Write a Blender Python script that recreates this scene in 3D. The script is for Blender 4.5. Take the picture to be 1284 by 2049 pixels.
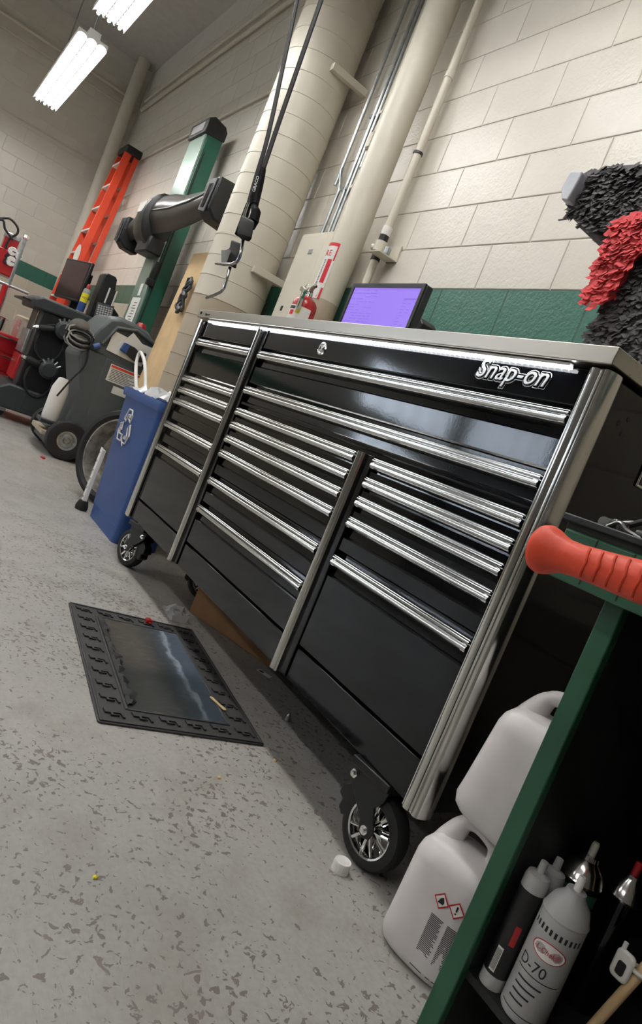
import bpy, bmesh, math, random
from mathutils import Vector, Matrix, Euler
from math import sin, cos, pi, radians as rad
S = bpy.context.scene
for o in list(bpy.data.objects): bpy.data.objects.remove(o)
COL = S.collection

# ------------------------------------------------------------------ camera
CAM = Vector((2.9429, -1.0702, 0.8075)); YAW, PITCH, ROLL, FPX = 0.95584, 0.069676, 0.388597, 1321.04
def cam_axes():
    fw = Vector((-sin(YAW)*cos(PITCH), cos(YAW)*cos(PITCH), -sin(PITCH)))
    rt = Vector((cos(YAW), sin(YAW), 0)); up = rt.cross(fw)
    return cos(ROLL)*rt + sin(ROLL)*up, -sin(ROLL)*rt + cos(ROLL)*up, fw
RT, UP, FW = cam_axes()
cd = bpy.data.cameras.new('camera'); co = bpy.data.objects.new('camera', cd); COL.objects.link(co)
m = Matrix((RT, UP, -FW)).transposed().to_4x4(); m.translation = CAM
co.matrix_world = m
cd.sensor_fit = 'HORIZONTAL'; cd.sensor_width = 36.0; cd.lens = FPX*36.0/1284.0
cd.shift_y = -18.0/1284.0; cd.clip_start = 0.05; cd.clip_end = 100
S.camera = co
def at(u, v, **k):                       # photo pixel -> point on the plane x=, y= or z=
    d = RT*((u-642)/FPX) + UP*((1006.5-v)/FPX) + FW
    (a, val), = k.items(); i = 'xyz'.index(a)
    return CAM + d*((val-CAM[i])/d[i])

# ------------------------------------------------------------------ world, exposure
w = bpy.data.worlds.new('world'); S.world = w; w.use_nodes = True
w.node_tree.nodes['Background'].inputs[0].default_value = (0.75, 0.82, 0.95, 1)
w.node_tree.nodes['Background'].inputs[1].default_value = 15.0
S.view_settings.view_transform = 'Standard'; S.view_settings.look = 'None'
S.view_settings.gamma = 1.0; S.view_settings.exposure = -0.07
TUBE_POWER = 46.0

# ------------------------------------------------------------------ materials
M = {}
def srgb(c):
    f = lambda v: v/12.92 if v <= .04045 else ((v+.055)/1.055)**2.4
    return tuple(f(x/255.0) for x in c)+(1,)
class NT:
    def __init__(s, name):
        s.m = bpy.data.materials.new(name); s.m.use_nodes = True; s.t = s.m.node_tree; s.n = s.t.nodes
        s.b = s.n['Principled BSDF']; M[name] = s.m
        s.co = s.n.new('ShaderNodeTexCoord')
    def l(s, a, b): s.t.links.new(a, b)
    def noise(s, scale, det=3, rough=.5, co='Object', dist=0, stretch=None):
        x = s.n.new('ShaderNodeTexNoise'); x.inputs['Scale'].default_value = scale; x.inputs['Detail'].default_value = det
        x.inputs['Roughness'].default_value = rough; x.inputs['Distortion'].default_value = dist
        src = s.co.outputs[co]
        if stretch:
            mp = s.n.new('ShaderNodeMapping'); mp.inputs['Scale'].default_value = stretch; s.l(src, mp.inputs[0]); src = mp.outputs[0]
        s.l(src, x.inputs['Vector']); return x.outputs['Fac']
    def ramp(s, f, *stops):
        r = s.n.new('ShaderNodeValToRGB'); e = r.color_ramp.elements
        while len(e) < len(stops): e.new(.5)
        for k, (p, c) in zip(e, stops): k.position = p; k.color = c if len(c) == 4 else (*c, 1)
        s.l(f, r.inputs[0]); return r.outputs[0]
    def mix(s, f, a, b, mode='MIX'):
        x = s.n.new('ShaderNodeMix'); x.data_type = 'RGBA'; x.blend_type = mode
        for i, v in ((0, f), (6, a), (7, b)):
            if hasattr(v, 'links'): s.l(v, x.inputs[i])
            else: x.inputs[i].default_value = v
        return x.outputs[2]
    def bump(s, h, strength=.3, dist=.002):
        b = s.n.new('ShaderNodeBump'); b.inputs['Strength'].default_value = strength; b.inputs['Distance'].default_value = dist
        s.l(h, b.inputs['Height']); s.l(b.outputs[0], s.b.inputs['Normal'])
    def col(s, c):
        if hasattr(c, 'links'): s.l(c, s.b.inputs['Base Color'])
        else: s.b.inputs['Base Color'].default_value = c
    def set(s, **k):
        for a, v in k.items():
            n = a.replace('_', ' ')
            if hasattr(v, 'links'): s.l(v, s.b.inputs[n])
            else: s.b.inputs[n].default_value = v
def plain(name, c, rough=.5, metal=0., var=.08, scale=12, bump=0., bscale=60, coat=0., co='Object', spec=.5):
    n = NT(name); c4 = srgb(c)
    f = n.noise(scale, 4, .6, co)
    lo = tuple(x*(1-var) for x in c4[:3])+(1,); hi = tuple(min(1, x*(1+var)) for x in c4[:3])+(1,)
    n.col(n.ramp(f, (.3, lo), (.7, hi))); n.set(Roughness=rough, Metallic=metal)
    n.b.inputs['Specular IOR Level'].default_value = spec
    if coat: n.set(Coat_Weight=coat); n.set(Coat_Roughness=.03)
    if bump: n.bump(n.noise(bscale, 3, .5, co), bump, .002)
    return n
def emit(name, c, st):
    n = NT(name); n.col(srgb(c)); n.set(Emission_Color=srgb(c), Emission_Strength=st, Roughness=.4); return n

# painted block: fine pitted relief under gloss paint
def blockmat(name, c, rough, bs=.35):
    n = NT(name); c4 = srgb(c)
    f = n.noise(2.2, 5, .65); f2 = n.noise(95, 2, .5); f3 = n.noise(38, 3, .6)
    base = n.ramp(f, (.3, tuple(x*.9 for x in c4[:3])), (.7, c4))
    oi = n.n.new('ShaderNodeObjectInfo')
    base = n.mix(oi.outputs['Random'], base, n.mix(.6, base, (.93, .93, .9, 1), 'MULTIPLY'))
    n.col(n.mix(n.ramp(f3, (.26, (1, 1, 1)), (.31, (0, 0, 0))), base, tuple(x*.72 for x in c4[:3])+(1,)))
    a = n.n.new('ShaderNodeMath'); a.operation = 'ADD'; n.l(f2, a.inputs[0]); n.l(f3, a.inputs[1])
    n.bump(a.outputs[0], bs, .003); n.set(Roughness=rough)
blockmat('cream_block', (221, 215, 203), .31)
blockmat('tan_block', (200, 190, 172), .45)
blockmat('green_block', (40, 99, 82), .3, .6)
blockmat('mortar', (224, 219, 209), .6)
def floormat():
    n = NT('floor_epoxy')
    big = n.noise(.9, 4, .6); mid = n.noise(5, 4, .6); fine = n.noise(90, 2, .5)
    base = n.ramp(big, (.32, srgb((148, 145, 140))), (.5, srgb((164, 162, 157))), (.7, srgb((172, 169, 162))))
    base = n.mix(n.ramp(mid, (.5, (0, 0, 0)), (.72, (.65,)*3)), base, srgb((138, 132, 122)))
    base = n.mix(n.ramp(fine, (.4, (.0,)*3), (.75, (.25,)*3)), base, srgb((120, 117, 112)))
    # bright greasy smears
    dens = n.noise(2.3, 3, .6)
    ch1 = n.noise(62, 3, .55, dist=.6); ch2 = n.noise(26, 4, .6, dist=.8)
    def thr(f, a, lo, hi):
        ad = n.n.new('ShaderNodeMath'); ad.operation = 'MULTIPLY_ADD'; n.l(dens, ad.inputs[0]); ad.inputs[1].default_value = a; n.l(f, ad.inputs[2])
        return n.ramp(ad.outputs[0], (lo, (0, 0, 0)), (hi, (1, 1, 1)))
    m1 = thr(ch1, .36, .785, .805); m2 = thr(ch2, .40, .862, .885)
    base = n.mix(m1, base, srgb((112, 104, 98))); base = n.mix(m2, base, srgb((120, 111, 103)))
    # long fine scratches and a hairline crack across the slab
    sc = n.noise(3, 2, .5, stretch=(1.2, 22, 1), dist=1.5)
    base = n.mix(n.ramp(sc, (.495, (0,)*3), (.5, (.35,)*3), (.505, (0,)*3)), base, srgb((110, 106, 100)))
    sep = n.n.new('ShaderNodeSeparateXYZ'); n.l(n.co.outputs['Object'], sep.inputs[0])
    wob = n.noise(4, 3, .5)
    mm = n.n.new('ShaderNodeMath'); mm.operation = 'MULTIPLY_ADD'; n.l(wob, mm.inputs[0]); mm.inputs[1].default_value = .02; n.l(sep.outputs[0], mm.inputs[2])
    mr = n.n.new('ShaderNodeMapRange'); mr.inputs[1].default_value = -.25; mr.inputs[2].default_value = -.01; n.l(mm.outputs[0], mr.inputs[0])
    base = n.mix(n.ramp(mr.outputs[0], (.494, (0,)*3), (.5, (.8,)*3), (.506, (0,)*3)), base, srgb((70, 66, 62)))
    n.col(base)
    n.set(Roughness=n.ramp(mid, (.3, (.3,)*3), (.7, (.5,)*3)))
    h = n.n.new('ShaderNodeMath'); h.operation = 'SUBTRACT'; n.l(fine, h.inputs[0]); n.l(m1, h.inputs[1]); n.bump(h.outputs[0], .25, .0015)
floormat()
n = NT('black_gloss'); n.col(srgb((7, 8, 12))); n.set(Roughness=.08); n.b.inputs['Specular IOR Level'].default_value = .38
n.bump(n.noise(160, 2, .5), .06, .0006)
n = NT('black_satin'); n.col(srgb((15, 16, 18))); n.set(Roughness=.4)
n = NT('chrome'); n.col((.83, .83, .82, 1)); n.set(Metallic=1., Roughness=.1)
n = NT('aluminium'); n.col((.62, .615, .60, 1)); n.set(Metallic=1., Roughness=.16)
n = NT('aluminium_trim'); n.col((.70, .69, .66, 1)); n.set(Metallic=1.)
n.set(Roughness=n.ramp(n.noise(3, 2, .5, stretch=(60, 60, .6)), (.3, (.12,)*3), (.7, (.2,)*3)))
n = NT('stainless'); n.col(srgb((190, 184, 174))); n.set(Metallic=1.)
n.set(Roughness=n.ramp(n.noise(2, 3, .6, stretch=(.5, 60, 60)), (.3, (.27,)*3), (.7, (.31,)*3)))
n = NT('galvanised'); n.col(n.ramp(n.noise(25, 3, .6), (.3, srgb((150, 155, 155))), (.7, srgb((185, 190, 190))))); n.set(Metallic=.9, Roughness=.35)
n = NT('gun_steel'); n.col(srgb((150, 150, 150))); n.set(Metallic=1., Roughness=.22)
n = NT('badge_silver'); n.col((.9, .9, .89, 1)); n.set(Metallic=.6, Roughness=.35)
emit('led', (246, 250, 255), 14)
emit('tube_glow', (253, 252, 251), TUBE_POWER)
plain('white_enamel', (232, 232, 228), .35, var=.02)
plain('rubber', (24, 24, 25), .7, var=.15, bump=.2)
plain('ceiling_paint', (205, 202, 196), .8, var=.06)
plain('far_wall', (98, 95, 90), .8)
plain('green_mortar', (30, 76, 64), .4)
plain('beige_paint', (214, 207, 190), .4, var=.04, scale=6)
plain('tan_paint', (176, 163, 142), .45, var=.05, scale=6)
plain('black_plastic', (22, 23, 25), .42, var=.1)

# ------------------------------------------------------------------ mesh helpers
class MB:
    def __init__(s): s.v = []; s.f = []
    def add(s, vs, fs, X=None):
        b = len(s.v); s.v += [tuple(X @ Vector(v)) if X else tuple(v) for v in vs]
        s.f += [tuple(b+i for i in f) for f in fs]; return s
    def box(s, a, b, X=None):
        x0, y0, z0 = a; x1, y1, z1 = b
        vs = [(x, y, z) for z in (z0, z1) for y in (y0, y1) for x in (x0, x1)]
        return s.add(vs, [(0, 2, 3, 1), (4, 5, 7, 6), (0, 1, 5, 4), (2, 6, 7, 3), (0, 4, 6, 2), (1, 3, 7, 5)], X)
    def cyl(s, p0, p1, r0, r1=None, n=20, cap=True):
        r1 = r0 if r1 is None else r1
        return s.tube([p0, p1], [r0, r1], n, cap)
    def tube(s, pts, r, n=10, cap=True, closed=False):
        pts = [Vector(p) for p in pts]; N = len(pts); rs = r if isinstance(r, (list, tuple)) else [r]*N
        vs = []; fs = []; prev = None
        for i, p in enumerate(pts):
            if closed: t = (pts[(i+1) % N]-pts[i-1])
            else: t = pts[min(i+1, N-1)]-pts[max(i-1, 0)]
            t.normalize()
            if prev is None:
                a = Vector((0, 0, 1)) if abs(t.z) < .9 else Vector((1, 0, 0))
                u = t.cross(a).normalized()
            else: u = (prev - t*prev.dot(t)).normalized()
            prev = u; w = t.cross(u)
            for k in range(n): vs.append(p + (u*cos(2*pi*k/n)+w*sin(2*pi*k/n))*rs[i])
        M_ = N if closed else N-1
        for i in range(M_):
            j = (i+1) % N
            for k in range(n): fs.append((i*n+k, i*n+(k+1) % n, j*n+(k+1) % n, j*n+k))
        if cap and not closed: fs += [tuple(range(n-1, -1, -1)), tuple((N-1)*n+k for k in range(n))]
        return s.add(vs, fs)
    def lathe(s, prof, n=24, X=None, cap=True):          # prof: (r, z) along z
        vs = []; fs = []
        for r, z in prof:
            for k in range(n): vs.append((r*cos(2*pi*k/n), r*sin(2*pi*k/n), z))
        for i in range(len(prof)-1):
            for k in range(n): fs.append((i*n+k, i*n+(k+1) % n, (i+1)*n+(k+1) % n, (i+1)*n+k))
        if cap:
            if prof[0][0] > 1e-6: fs.append(tuple(range(n-1, -1, -1)))
            if prof[-1][0] > 1e-6: fs.append(tuple((len(prof)-1)*n+k for k in range(n)))
        return s.add(vs, fs, X)
    def prism(s, poly, a, b, axis='z', X=None):           # 2-D polygon pushed from a to b along an axis
        def P(q, t):
            return {'z': (q[0], q[1], t), 'y': (q[0], t, q[1]), 'x': (t, q[0], q[1])}[axis]
        n = len(poly); vs = [P(q, a) for q in poly]+[P(q, b) for q in poly]
        fs = [tuple(range(n-1, -1, -1)), tuple(range(n, 2*n))]+[(i, (i+1) % n, n+(i+1) % n, n+i) for i in range(n)]
        return s.add(vs, fs, X)
    def loft(s, rings, cap=True, closed=True):
        n = len(rings[0]); vs = [v for r in rings for v in r]; fs = []
        for i in range(len(rings)-1):
            for k in range(n if closed else n-1): fs.append((i*n+k, i*n+(k+1) % n, (i+1)*n+(k+1) % n, (i+1)*n+k))
        if cap: fs += [tuple(range(n-1, -1, -1)), tuple((len(rings)-1)*n+k for k in range(n))]
        return s.add(vs, fs)
    def mesh(s, name, mat, smooth=35, fix=True):
        me = bpy.data.meshes.new(name); me.from_pydata([tuple(v) for v in s.v], [], s.f)
        if fix:
            bm = bmesh.new(); bm.from_mesh(me); bmesh.ops.recalc_face_normals(bm, faces=bm.faces); bm.to_mesh(me); bm.free()
        if mat: me.materials.append(M[mat])
        if smooth:
            for p in me.polygons: p.use_smooth = True
            me.set_sharp_from_angle(angle=rad(smooth))
        return me
    def build(s, name, mat, parent=None, bevel=0, seg=2, smooth=35, label=None, kind=None, subsurf=0, fix=True):
        o = bpy.data.objects.new(name, s.mesh(name, mat, smooth, fix)); COL.objects.link(o)
        if parent: o.parent = parent
        if bevel:
            b = o.modifiers.new('bevel', 'BEVEL'); b.width = bevel; b.segments = seg; b.limit_method = 'ANGLE'; b.angle_limit = rad(40); b.harden_normals = False
        if subsurf:
            b = o.modifiers.new('sub', 'SUBSURF'); b.levels = subsurf; b.render_levels = subsurf
        if label: o['label'] = label
        if kind: o['kind'] = kind
        return o
def tag(o, label, cat, group=None):
    o['label'] = label; o['category'] = cat
    if group: o['group'] = group
    return o
def thing(name, label, cat, loc=(0, 0, 0), rot=(0, 0, 0), group=None):
    o = bpy.data.objects.new(name, None); COL.objects.link(o); o.location = loc; o.rotation_euler = rot; o.empty_display_size = .05
    return tag(o, label, cat, group)
def struct(o): o['kind'] = 'structure'; return o
def copy_tree(o, parent=None):
    c = o.copy(); COL.objects.link(c); c.parent = parent
    for ch in list(o.children): copy_tree(ch, c)
    return c
def text_part(txt, name, mat, parent, size, X, ext=.0005, shear=0., bevel=0., sx=1., align='LEFT', offset=0., spacing=1., label=None):
    cu = bpy.data.curves.new('t', 'FONT'); cu.body = txt; cu.size = size; cu.extrude = ext; cu.shear = shear; cu.bevel_depth = bevel
    cu.align_x = align; cu.offset = offset; cu.space_character = spacing; cu.resolution_u = 3
    t = bpy.data.objects.new('t', cu); COL.objects.link(t)
    bpy.context.view_layer.update()
    me = bpy.data.meshes.new_from_object(t.evaluated_get(bpy.context.evaluated_depsgraph_get()))
    bpy.data.objects.remove(t)
    me.transform(Matrix.Diagonal((sx, 1, 1, 1))); me.transform(X)
    me.materials.clear(); me.materials.append(M[mat]); me.name = name
    o = bpy.data.objects.new(name, me); COL.objects.link(o); o.parent = parent
    if label: o['label'] = label
    return o
def frame(o, ex, ey, ez=None):        # matrix with given origin and axes
    ex = Vector(ex).normalized(); ey = Vector(ey).normalized(); ez = ex.cross(ey) if ez is None else Vector(ez)
    X = Matrix((ex, ey, ez)).transposed().to_4x4(); X.translation = Vector(o); return X
def arc(cx, cy, r, a0, a1, n): return [(cx+r*cos(rad(a0+(a1-a0)*i/n)), cy+r*sin(rad(a0+(a1-a0)*i/n))) for i in range(n+1)]
def rrect(x0, y0, x1, y1, r, n=4):
    return (arc(x1-r, y0+r, r, -90, 0, n)+arc(x1-r, y1-r, r, 0, 90, n)+arc(x0+r, y1-r, r, 90, 180, n)+arc(x0+r, y0+r, r, 180, 270, n))
def bez(pts, n=8):                    # Catmull-Rom through points
    P = [Vector(p) for p in pts]; P = [P[0]*2-P[1]]+P+[P[-1]*2-P[-2]]; out = []
    for i in range(1, len(P)-2):
        for k in range(n):
            t = k/n; a, b, c, d = P[i-1:i+3]
            out.append(.5*((2*b)+(c-a)*t+(2*a-5*b+4*c-d)*t*t+(3*b-a-3*c+d)*t**3))
    return out+[P[-2]]
XL, YB, XR, YF, ZC, C = -7.606, .8252, 5.2, -9.0, 4.9, .2032
RNG = random.Random(7)

# ================================================================== the room
f = MB().add([(XL-.2, YF-.2, 0), (XR+.2, YF-.2, 0), (XR+.2, YB+.2, 0), (XL-.2, YB+.2, 0)], [(0, 1, 2, 3)]).build('floor', 'floor_epoxy', smooth=0, fix=False); struct(f)
ZG = 1.7085                                   # top of the green course
struct(MB().box((XL-.2, YB+.004, 0), (XR+.2, YB+.2, ZC)).build('wall_back', 'mortar', smooth=0))
LW = (-8.8, -6.3)
struct(MB().box((XL-.2, YF-.2, 0), (XL-.004, LW[0], ZC)).box((XL-.2, LW[1], 0), (XL-.004, YB+.004, ZC)).box((XL-.2, LW[0], 0), (XL-.004, LW[1], 1.95)).box((XL-.2, LW[0], 2.95), (XL-.004, LW[1], ZC)).build('wall_left', 'mortar', smooth=0))
struct(MB().box((XR, YF-.2, 0), (XR+.2, YB+.004, ZC)).build('wall_right', 'far_wall', smooth=0))
fw_ = MB()
WX = [(-7.4, -5.15)]
fw_.box((XL-.004, YF-.2, 0), (XR, YF, 1.95)).box((XL-.004, YF-.2, 2.95), (XR, YF, ZC))
xs = [XL-.004]+[x for p in WX for x in p]+[XR]
for i in range(0, len(xs), 2): fw_.box((xs[i], YF-.2, 1.95), (xs[i+1], YF, 2.95))
struct(fw_.build('wall_front', 'far_wall', smooth=0))
struct(MB().box((XL-.2, YF-.2, ZC), (XR+.2, YB+.2, ZC+.1)).build('ceiling', 'ceiling_paint', smooth=0))
n = NT('window_glass'); n.col((.9, .95, .95, 1)); n.set(Roughness=.02, Transmission_Weight=1.0)
for k, (a, b) in enumerate(WX):
    fr = MB()
    for q in range(6):
        x = a+(b-a)*q/5; fr.box((x-.03, YF-.12, 1.95), (x+.03, YF-.04, 2.95))
    fr.box((a, YF-.12, 1.95), (b, YF-.04, 2.0)).box((a, YF-.12, 2.9), (b, YF-.04, 2.95))
    o = struct(fr.build('window_%d' % (k+1), 'white_enamel', smooth=0))
    MB().box((a, YF-.085, 1.99), (b, YF-.078, 2.91)).build('pane', 'window_glass', o, smooth=0)
fr = MB()
for q in range(6):
    y = LW[0]+(LW[1]-LW[0])*q/5; fr.box((XL-.12, y-.03, 1.95), (XL-.04, y+.03, 2.95))
fr.box((XL-.12, LW[0], 1.95), (XL-.04, LW[1], 2.0)).box((XL-.12, LW[0], 2.9), (XL-.04, LW[1], 2.95))
o = struct(fr.build('window_2', 'white_enamel', smooth=0))
MB().box((XL-.085, LW[0], 1.99), (XL-.078, LW[1], 2.91)).build('pane', 'window_glass', o, smooth=0)

# ---- block courses: every block in view its own piece, proud of recessed mortar
def blockmesh(nm, L, axis, mat):
    # outward face along -y (axis 'x') or +x (axis 'y'); origin at lower left corner of the cell
    g, d, c = .0034, .0045, .0025
    H = C
    o = [(g, g), (L-g, g), (L-g, H-g), (g, H-g)]; i = [(g+c, g+c), (L-g-c, g+c), (L-g-c, H-g-c), (g+c, H-g-c)]
    if axis == 'x': P = lambda q, t: (q[0], -t, q[1])
    else: P = lambda q, t: (t, q[0], q[1])
    vs = [P(q, -.004) for q in o]+[P(q, d-c*.6) for q in o]+[P(q, d) for q in i]
    fs = [(0, 1, 5, 4), (1, 2, 6, 5), (2, 3, 7, 6), (3, 0, 4, 7), (4, 5, 9, 8), (5, 6, 10, 9), (6, 7, 11, 10), (7, 4, 8, 11), (8, 9, 10, 11)]
    return MB().add(vs, fs).mesh(nm, mat, 0)
def inframe(P):
    d = Vector(P)-CAM; z = d.dot(FW)
    if z < .1: return None
    return 642+FPX*d.dot(RT)/z, 1006.5-FPX*d.dot(UP)/z, z
def courses(wall, axis, origin, s0, s1, joint):
    cells = []
    k0 = -int(ZG/C)-1
    for k in range(k0, int((ZC-ZG)/C)+1):
        z = ZG+k*C
        if z < -.2 or z+C > ZC: continue
        j = joint + (C if k % 2 else 0)
        s = j - math.ceil((j-s0)/(2*C))*2*C
        while s < s1:
            a, b = max(s, s0), min(s+2*C, s1)
            if b-a > .03 and not (axis == 'y' and b > LW[0] and a < LW[1] and z+C > 1.95 and z < 2.95): cells.append((a, b, z, k))
            s += 2*C
    info = []
    for a, b, z, k in cells:
        cen = ((a+b)/2, origin, z+C/2) if axis == 'x' else (origin, (a+b)/2, z+C/2)
        q = inframe(cen)
        vis = q and -40 < q[0] < 1324 and -40 < q[1] < 2090 and z > (.9 if axis == 'x' and a > -.1 else -.3)
        info.append((q[2] if vis else 99+RNG.random(), a, b, z, k))
    info.sort()
    cache = {}; rest = {}
    for i, (dist, a, b, z, k) in enumerate(info):
        mat = 'green_block' if k == -1 else ('tan_block' if k < -1 else 'cream_block')
        L = round(b-a, 3)
        if i < 300 and dist < 99:
            key = (L, mat)
            if key not in cache: cache[key] = blockmesh('block', L, axis, mat)
            o = bpy.data.objects.new('block', cache[key]); COL.objects.link(o); o.parent = wall
            o.location = (a, origin+.004, z) if axis == 'x' else (origin-.004, a, z)
        else:
            rest.setdefault(mat, MB())
            me = blockmesh('t', L, axis, mat)
            off = Vector((a, origin+.004, z)) if axis == 'x' else Vector((origin-.004, a, z))
            rest[mat].add([v.co+off for v in me.vertices], [tuple(p.vertices) for p in me.polygons]); bpy.data.meshes.remove(me)
    for mat, mb in rest.items(): mb.build('block_courses', mat, wall, smooth=0, kind='stuff')
MB().box((XL, YB+.0005, ZG-C), (XR, YB+.006, ZG)).build('painted_joint', 'green_mortar', bpy.data.objects['wall_back'], smooth=0)
MB().box((XL-.006, YF, ZG-C), (XL-.0005, YB, ZG)).build('painted_joint', 'green_mortar', bpy.data.objects['wall_left'], smooth=0)
wb = bpy.data.objects['wall_back']; wl = bpy.data.objects['wall_left']
courses(wb, 'x', YB, XL, XR, .7144)
courses(wl, 'y', XL, YF, YB, .2423)

# ---- fluorescent fixtures hung in rows along x; rows away from the chest are added
def fixture(x, y, z=3.3, L=2.4, label='', group='fluorescent strip lights'):
    t = thing('fluorescent_light', label, 'ceiling light', (x, y, z), group=group)
    W_ = .13; prof = []
    for q in range(3):                                   # three scalloped reflector troughs
        c0 = -W_+W_/3+q*2*W_/3
        prof += [(c0-W_/3*cos(rad(a)), .012+.035*sin(rad(a))) for a in range(0, 181, 20)]
    top = [(W_, .07), (-W_, .07)]
    MB().prism(prof+top, 0, L, 'x').build('reflector', 'white_enamel', t)
    MB().box((0, -.05, .07), (L, .05, .12)).build('ballast_housing', 'white_enamel', t)
    for q in (-1, 0, 1):
        MB().cyl((.03, q*2*W_/3, .018), (L-.03, q*2*W_/3, .018), .0135, n=10).build('tube', 'tube_glow', t)
    for q in (-.5, .5):
        sl = MB()
        for i in range(int(L/.07)): sl.box((.03+i*.07, q*4*W_/6-.004, .004 if False else -.006), (.065+i*.07, q*4*W_/6+.004, .013))
        sl.build('reflector_slots', 'black_satin', t, kind='stuff')
    for q in (.2, L-.2): MB().cyl((q, 0, .12), (q, 0, ZC-z), .006, n=6).build('hanger', 'galvanised', t)
    return t
fixture(-6.15, -.40, label='lit fluorescent strip light hanging above the grey machine, nearest the far wall')
for x, lb in ((-3.2, 'fluorescent strip light second from the far wall in the row above the chest'), (-.2, 'fluorescent strip light hanging directly over the tool chest')): fixture(x, -.40, label=lb)
for y, ln in ((-3.6, 'middle'), (-6.6, 'window side')):  # two unseen rows added for general light and brighter upper walls
    for x, lx in ((-6.0, 'far'), (-2.0, 'centre'), (2.0, 'near')): fixture(x, y, 4.3, label='added out-of-view strip light brightening the room, %s row, %s end' % (ln, lx))

# ================================================================== the tool chest
W = 2.134; ZB = .21; ZT = 1.16
ch = thing('tool_chest', 'long black rolling tool chest with chrome drawer pulls and steel worktop', 'tool chest', (0, 0, 0))
MB().box((.006, .034, ZB), (W-.006, .762, ZT)).build('carcass', 'black_gloss', ch, bevel=.004)
# steel worktop with folded lip
MB().box((-.012, -.012, 1.166), (W+.012, .775, 1.2015)).build('worktop', 'stainless', ch, bevel=.002, label='brushed stainless steel worktop')
X = frame((.075, -.0122, 1.177), (1, 0, 0), (0, 0, 1))
text_part('Snap-on', 'worktop_engraving', 'black_satin', bpy.data.objects['worktop'], .016, X, shear=.3)
MB().lathe([(.0, .004), (.005, .004), (.008, 0), (.008, -.002)], 16, frame((.025, -.012, 1.186), (1, 0, 0), (0, 0, 1))).build('rivet', 'black_satin', bpy.data.objects['worktop'])
# LED strip under the lip
ls = MB().box((.10, .0, 1.158), (2.045, .012, 1.164)).build('light_strip', 'white_enamel', ch, label='glowing white LED strip under the worktop lip')
led = MB().prism(rrect(0, .0005, .0165, .0115, .003, 2), 1.153, 1.158, 'z').mesh('diode', 'led')
for i in range(108):
    o = bpy.data.objects.new('diode', led); COL.objects.link(o); o.parent = ls; o.location.x = .105+i*.018
# corner trims and divider trims (ribbed extrusions)
def trimprof(w):
    a = [(.0, .03), (0, .007)]+[(w*.08+w*.56*t, .007-.0085*sin(pi*t)**.6) for t in [i/8 for i in range(9)]]
    return a+[(w*.67, .007), (w*.69, .003), (w*.76, .002), (w*.79, .006), (w*.82, .003), (w*.93, .001), (w, .006), (w, .03)]
cw = .044
r_ = [(W-cw+x, y) for x, y in trimprof(cw-.002)[:-2]]+[(W, .002), (W+.004, .006), (W+.0075, .016), (W+.009, .028), (W+.0075, .040), (W+.004, .049), (W, .052), (W-.003, .05), (W-.003, .034), (W-cw, .034)]
MB().prism(r_, ZB-.004, ZT, 'z').build('corner_trim', 'aluminium_trim', ch, smooth=25)
MB().prism([(W-x, y) for x, y in r_][::-1], ZB-.004, ZT, 'z').build('corner_trim', 'aluminium_trim', ch, smooth=25)
def divider(x, z1, w=.05):
    o = MB().prism([(x+px, py) for px, py in trimprof(w*.72)]+[(x+w*.72, .034), (x, .034)], ZB-.004, z1, 'z').build('divider_trim', 'aluminium_trim', ch, smooth=25)
    MB().box((x+w*.72, .012, ZB), (x+w+.02, .034, z1)).build('divider_rail', 'black_gloss', o, bevel=.002)
divider(.607, ZT); divider(1.487, .853)
# drawers: ribbed aluminium pull over a bevelled gloss face
PULL = [(.034, .000), (.010, .000), (.0075, .002)]+[(.0075-.0055*sin(rad(a)), .002+.0155*(a/180)) for a in range(15, 181, 15)]+[(.0085, .0180), (.014, .0185), (.014, .0200), (.006, .021), (.0045, .0235), (.006, .026), (.0085, .0265), (.013, .0268), (.013, .0275), (.007, .0285), (.0085, .0305), (.012, .031), (.034, .031)]
def drawer(x0, x1, zp, zb, lockrow=False):
    # zp: pull bottom; zb: bottom of the face
    fa = MB()
    zf = zp-.026
    prof = [(.034, zb), (.020, zb), (.016, zb+.004), (.016, zf-.004), (.020, zf), (.026, zf+.002), (.028, zp-.002), (.034, zp-.002)]
    fa.prism(prof, x0, x1, 'x')
    o = fa.build('drawer', 'black_gloss', ch, smooth=20)
    MB().prism([(y, zp+z) for y, z in PULL], x0+.002, x1-.002, 'x').build('drawer_pull', 'aluminium', o, smooth=50)
    for s, x in ((1, x0+.004), (-1, x1-.018)):
        MB().box((x, .0055, zp+.0015), (x+.014, .012, zp+.0185)).build('pull_end_cap', 'chrome', o, bevel=.0015)
L0, L1 = .052, .600; M0, M1 = .684, 1.480; R0, R1 = 1.562, 2.086
GAP = .012
def bank(x0, x1, zps, zend):
    for i, zp in enumerate(zps):
        nb = zps[i+1]+.031+GAP if i+1 < len(zps) else zend
        drawer(x0, x1, zp, nb)
bank(L0, L1, [1.044, .874, .819, .764, .652, .542], .305)
bank(M0, R1, [1.042, .904], .862)
bank(M0, M1, [.819, .765, .710, .652, .542, .428], .305)
bank(R0, R1, [.819, .765, .711, .652, .542], .305)
# the second wide drawer has no face below its pull where the lower banks begin
MB().box((L0, .016, 1.088), (L1, .034, ZT)).build('top_panel', 'black_gloss', ch, bevel=.003)
tp = MB().box((M0, .016, 1.084), (R1, .034, ZT)).build('top_panel', 'black_gloss', ch, bevel=.003)
for x0, x1 in ((L0, .60), (.684, 1.480), (1.562, R1)):
    MB().box((x0, .016, ZB), (x1, .034, .300)).build('bottom_panel', 'black_gloss', ch, bevel=.003)
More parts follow.
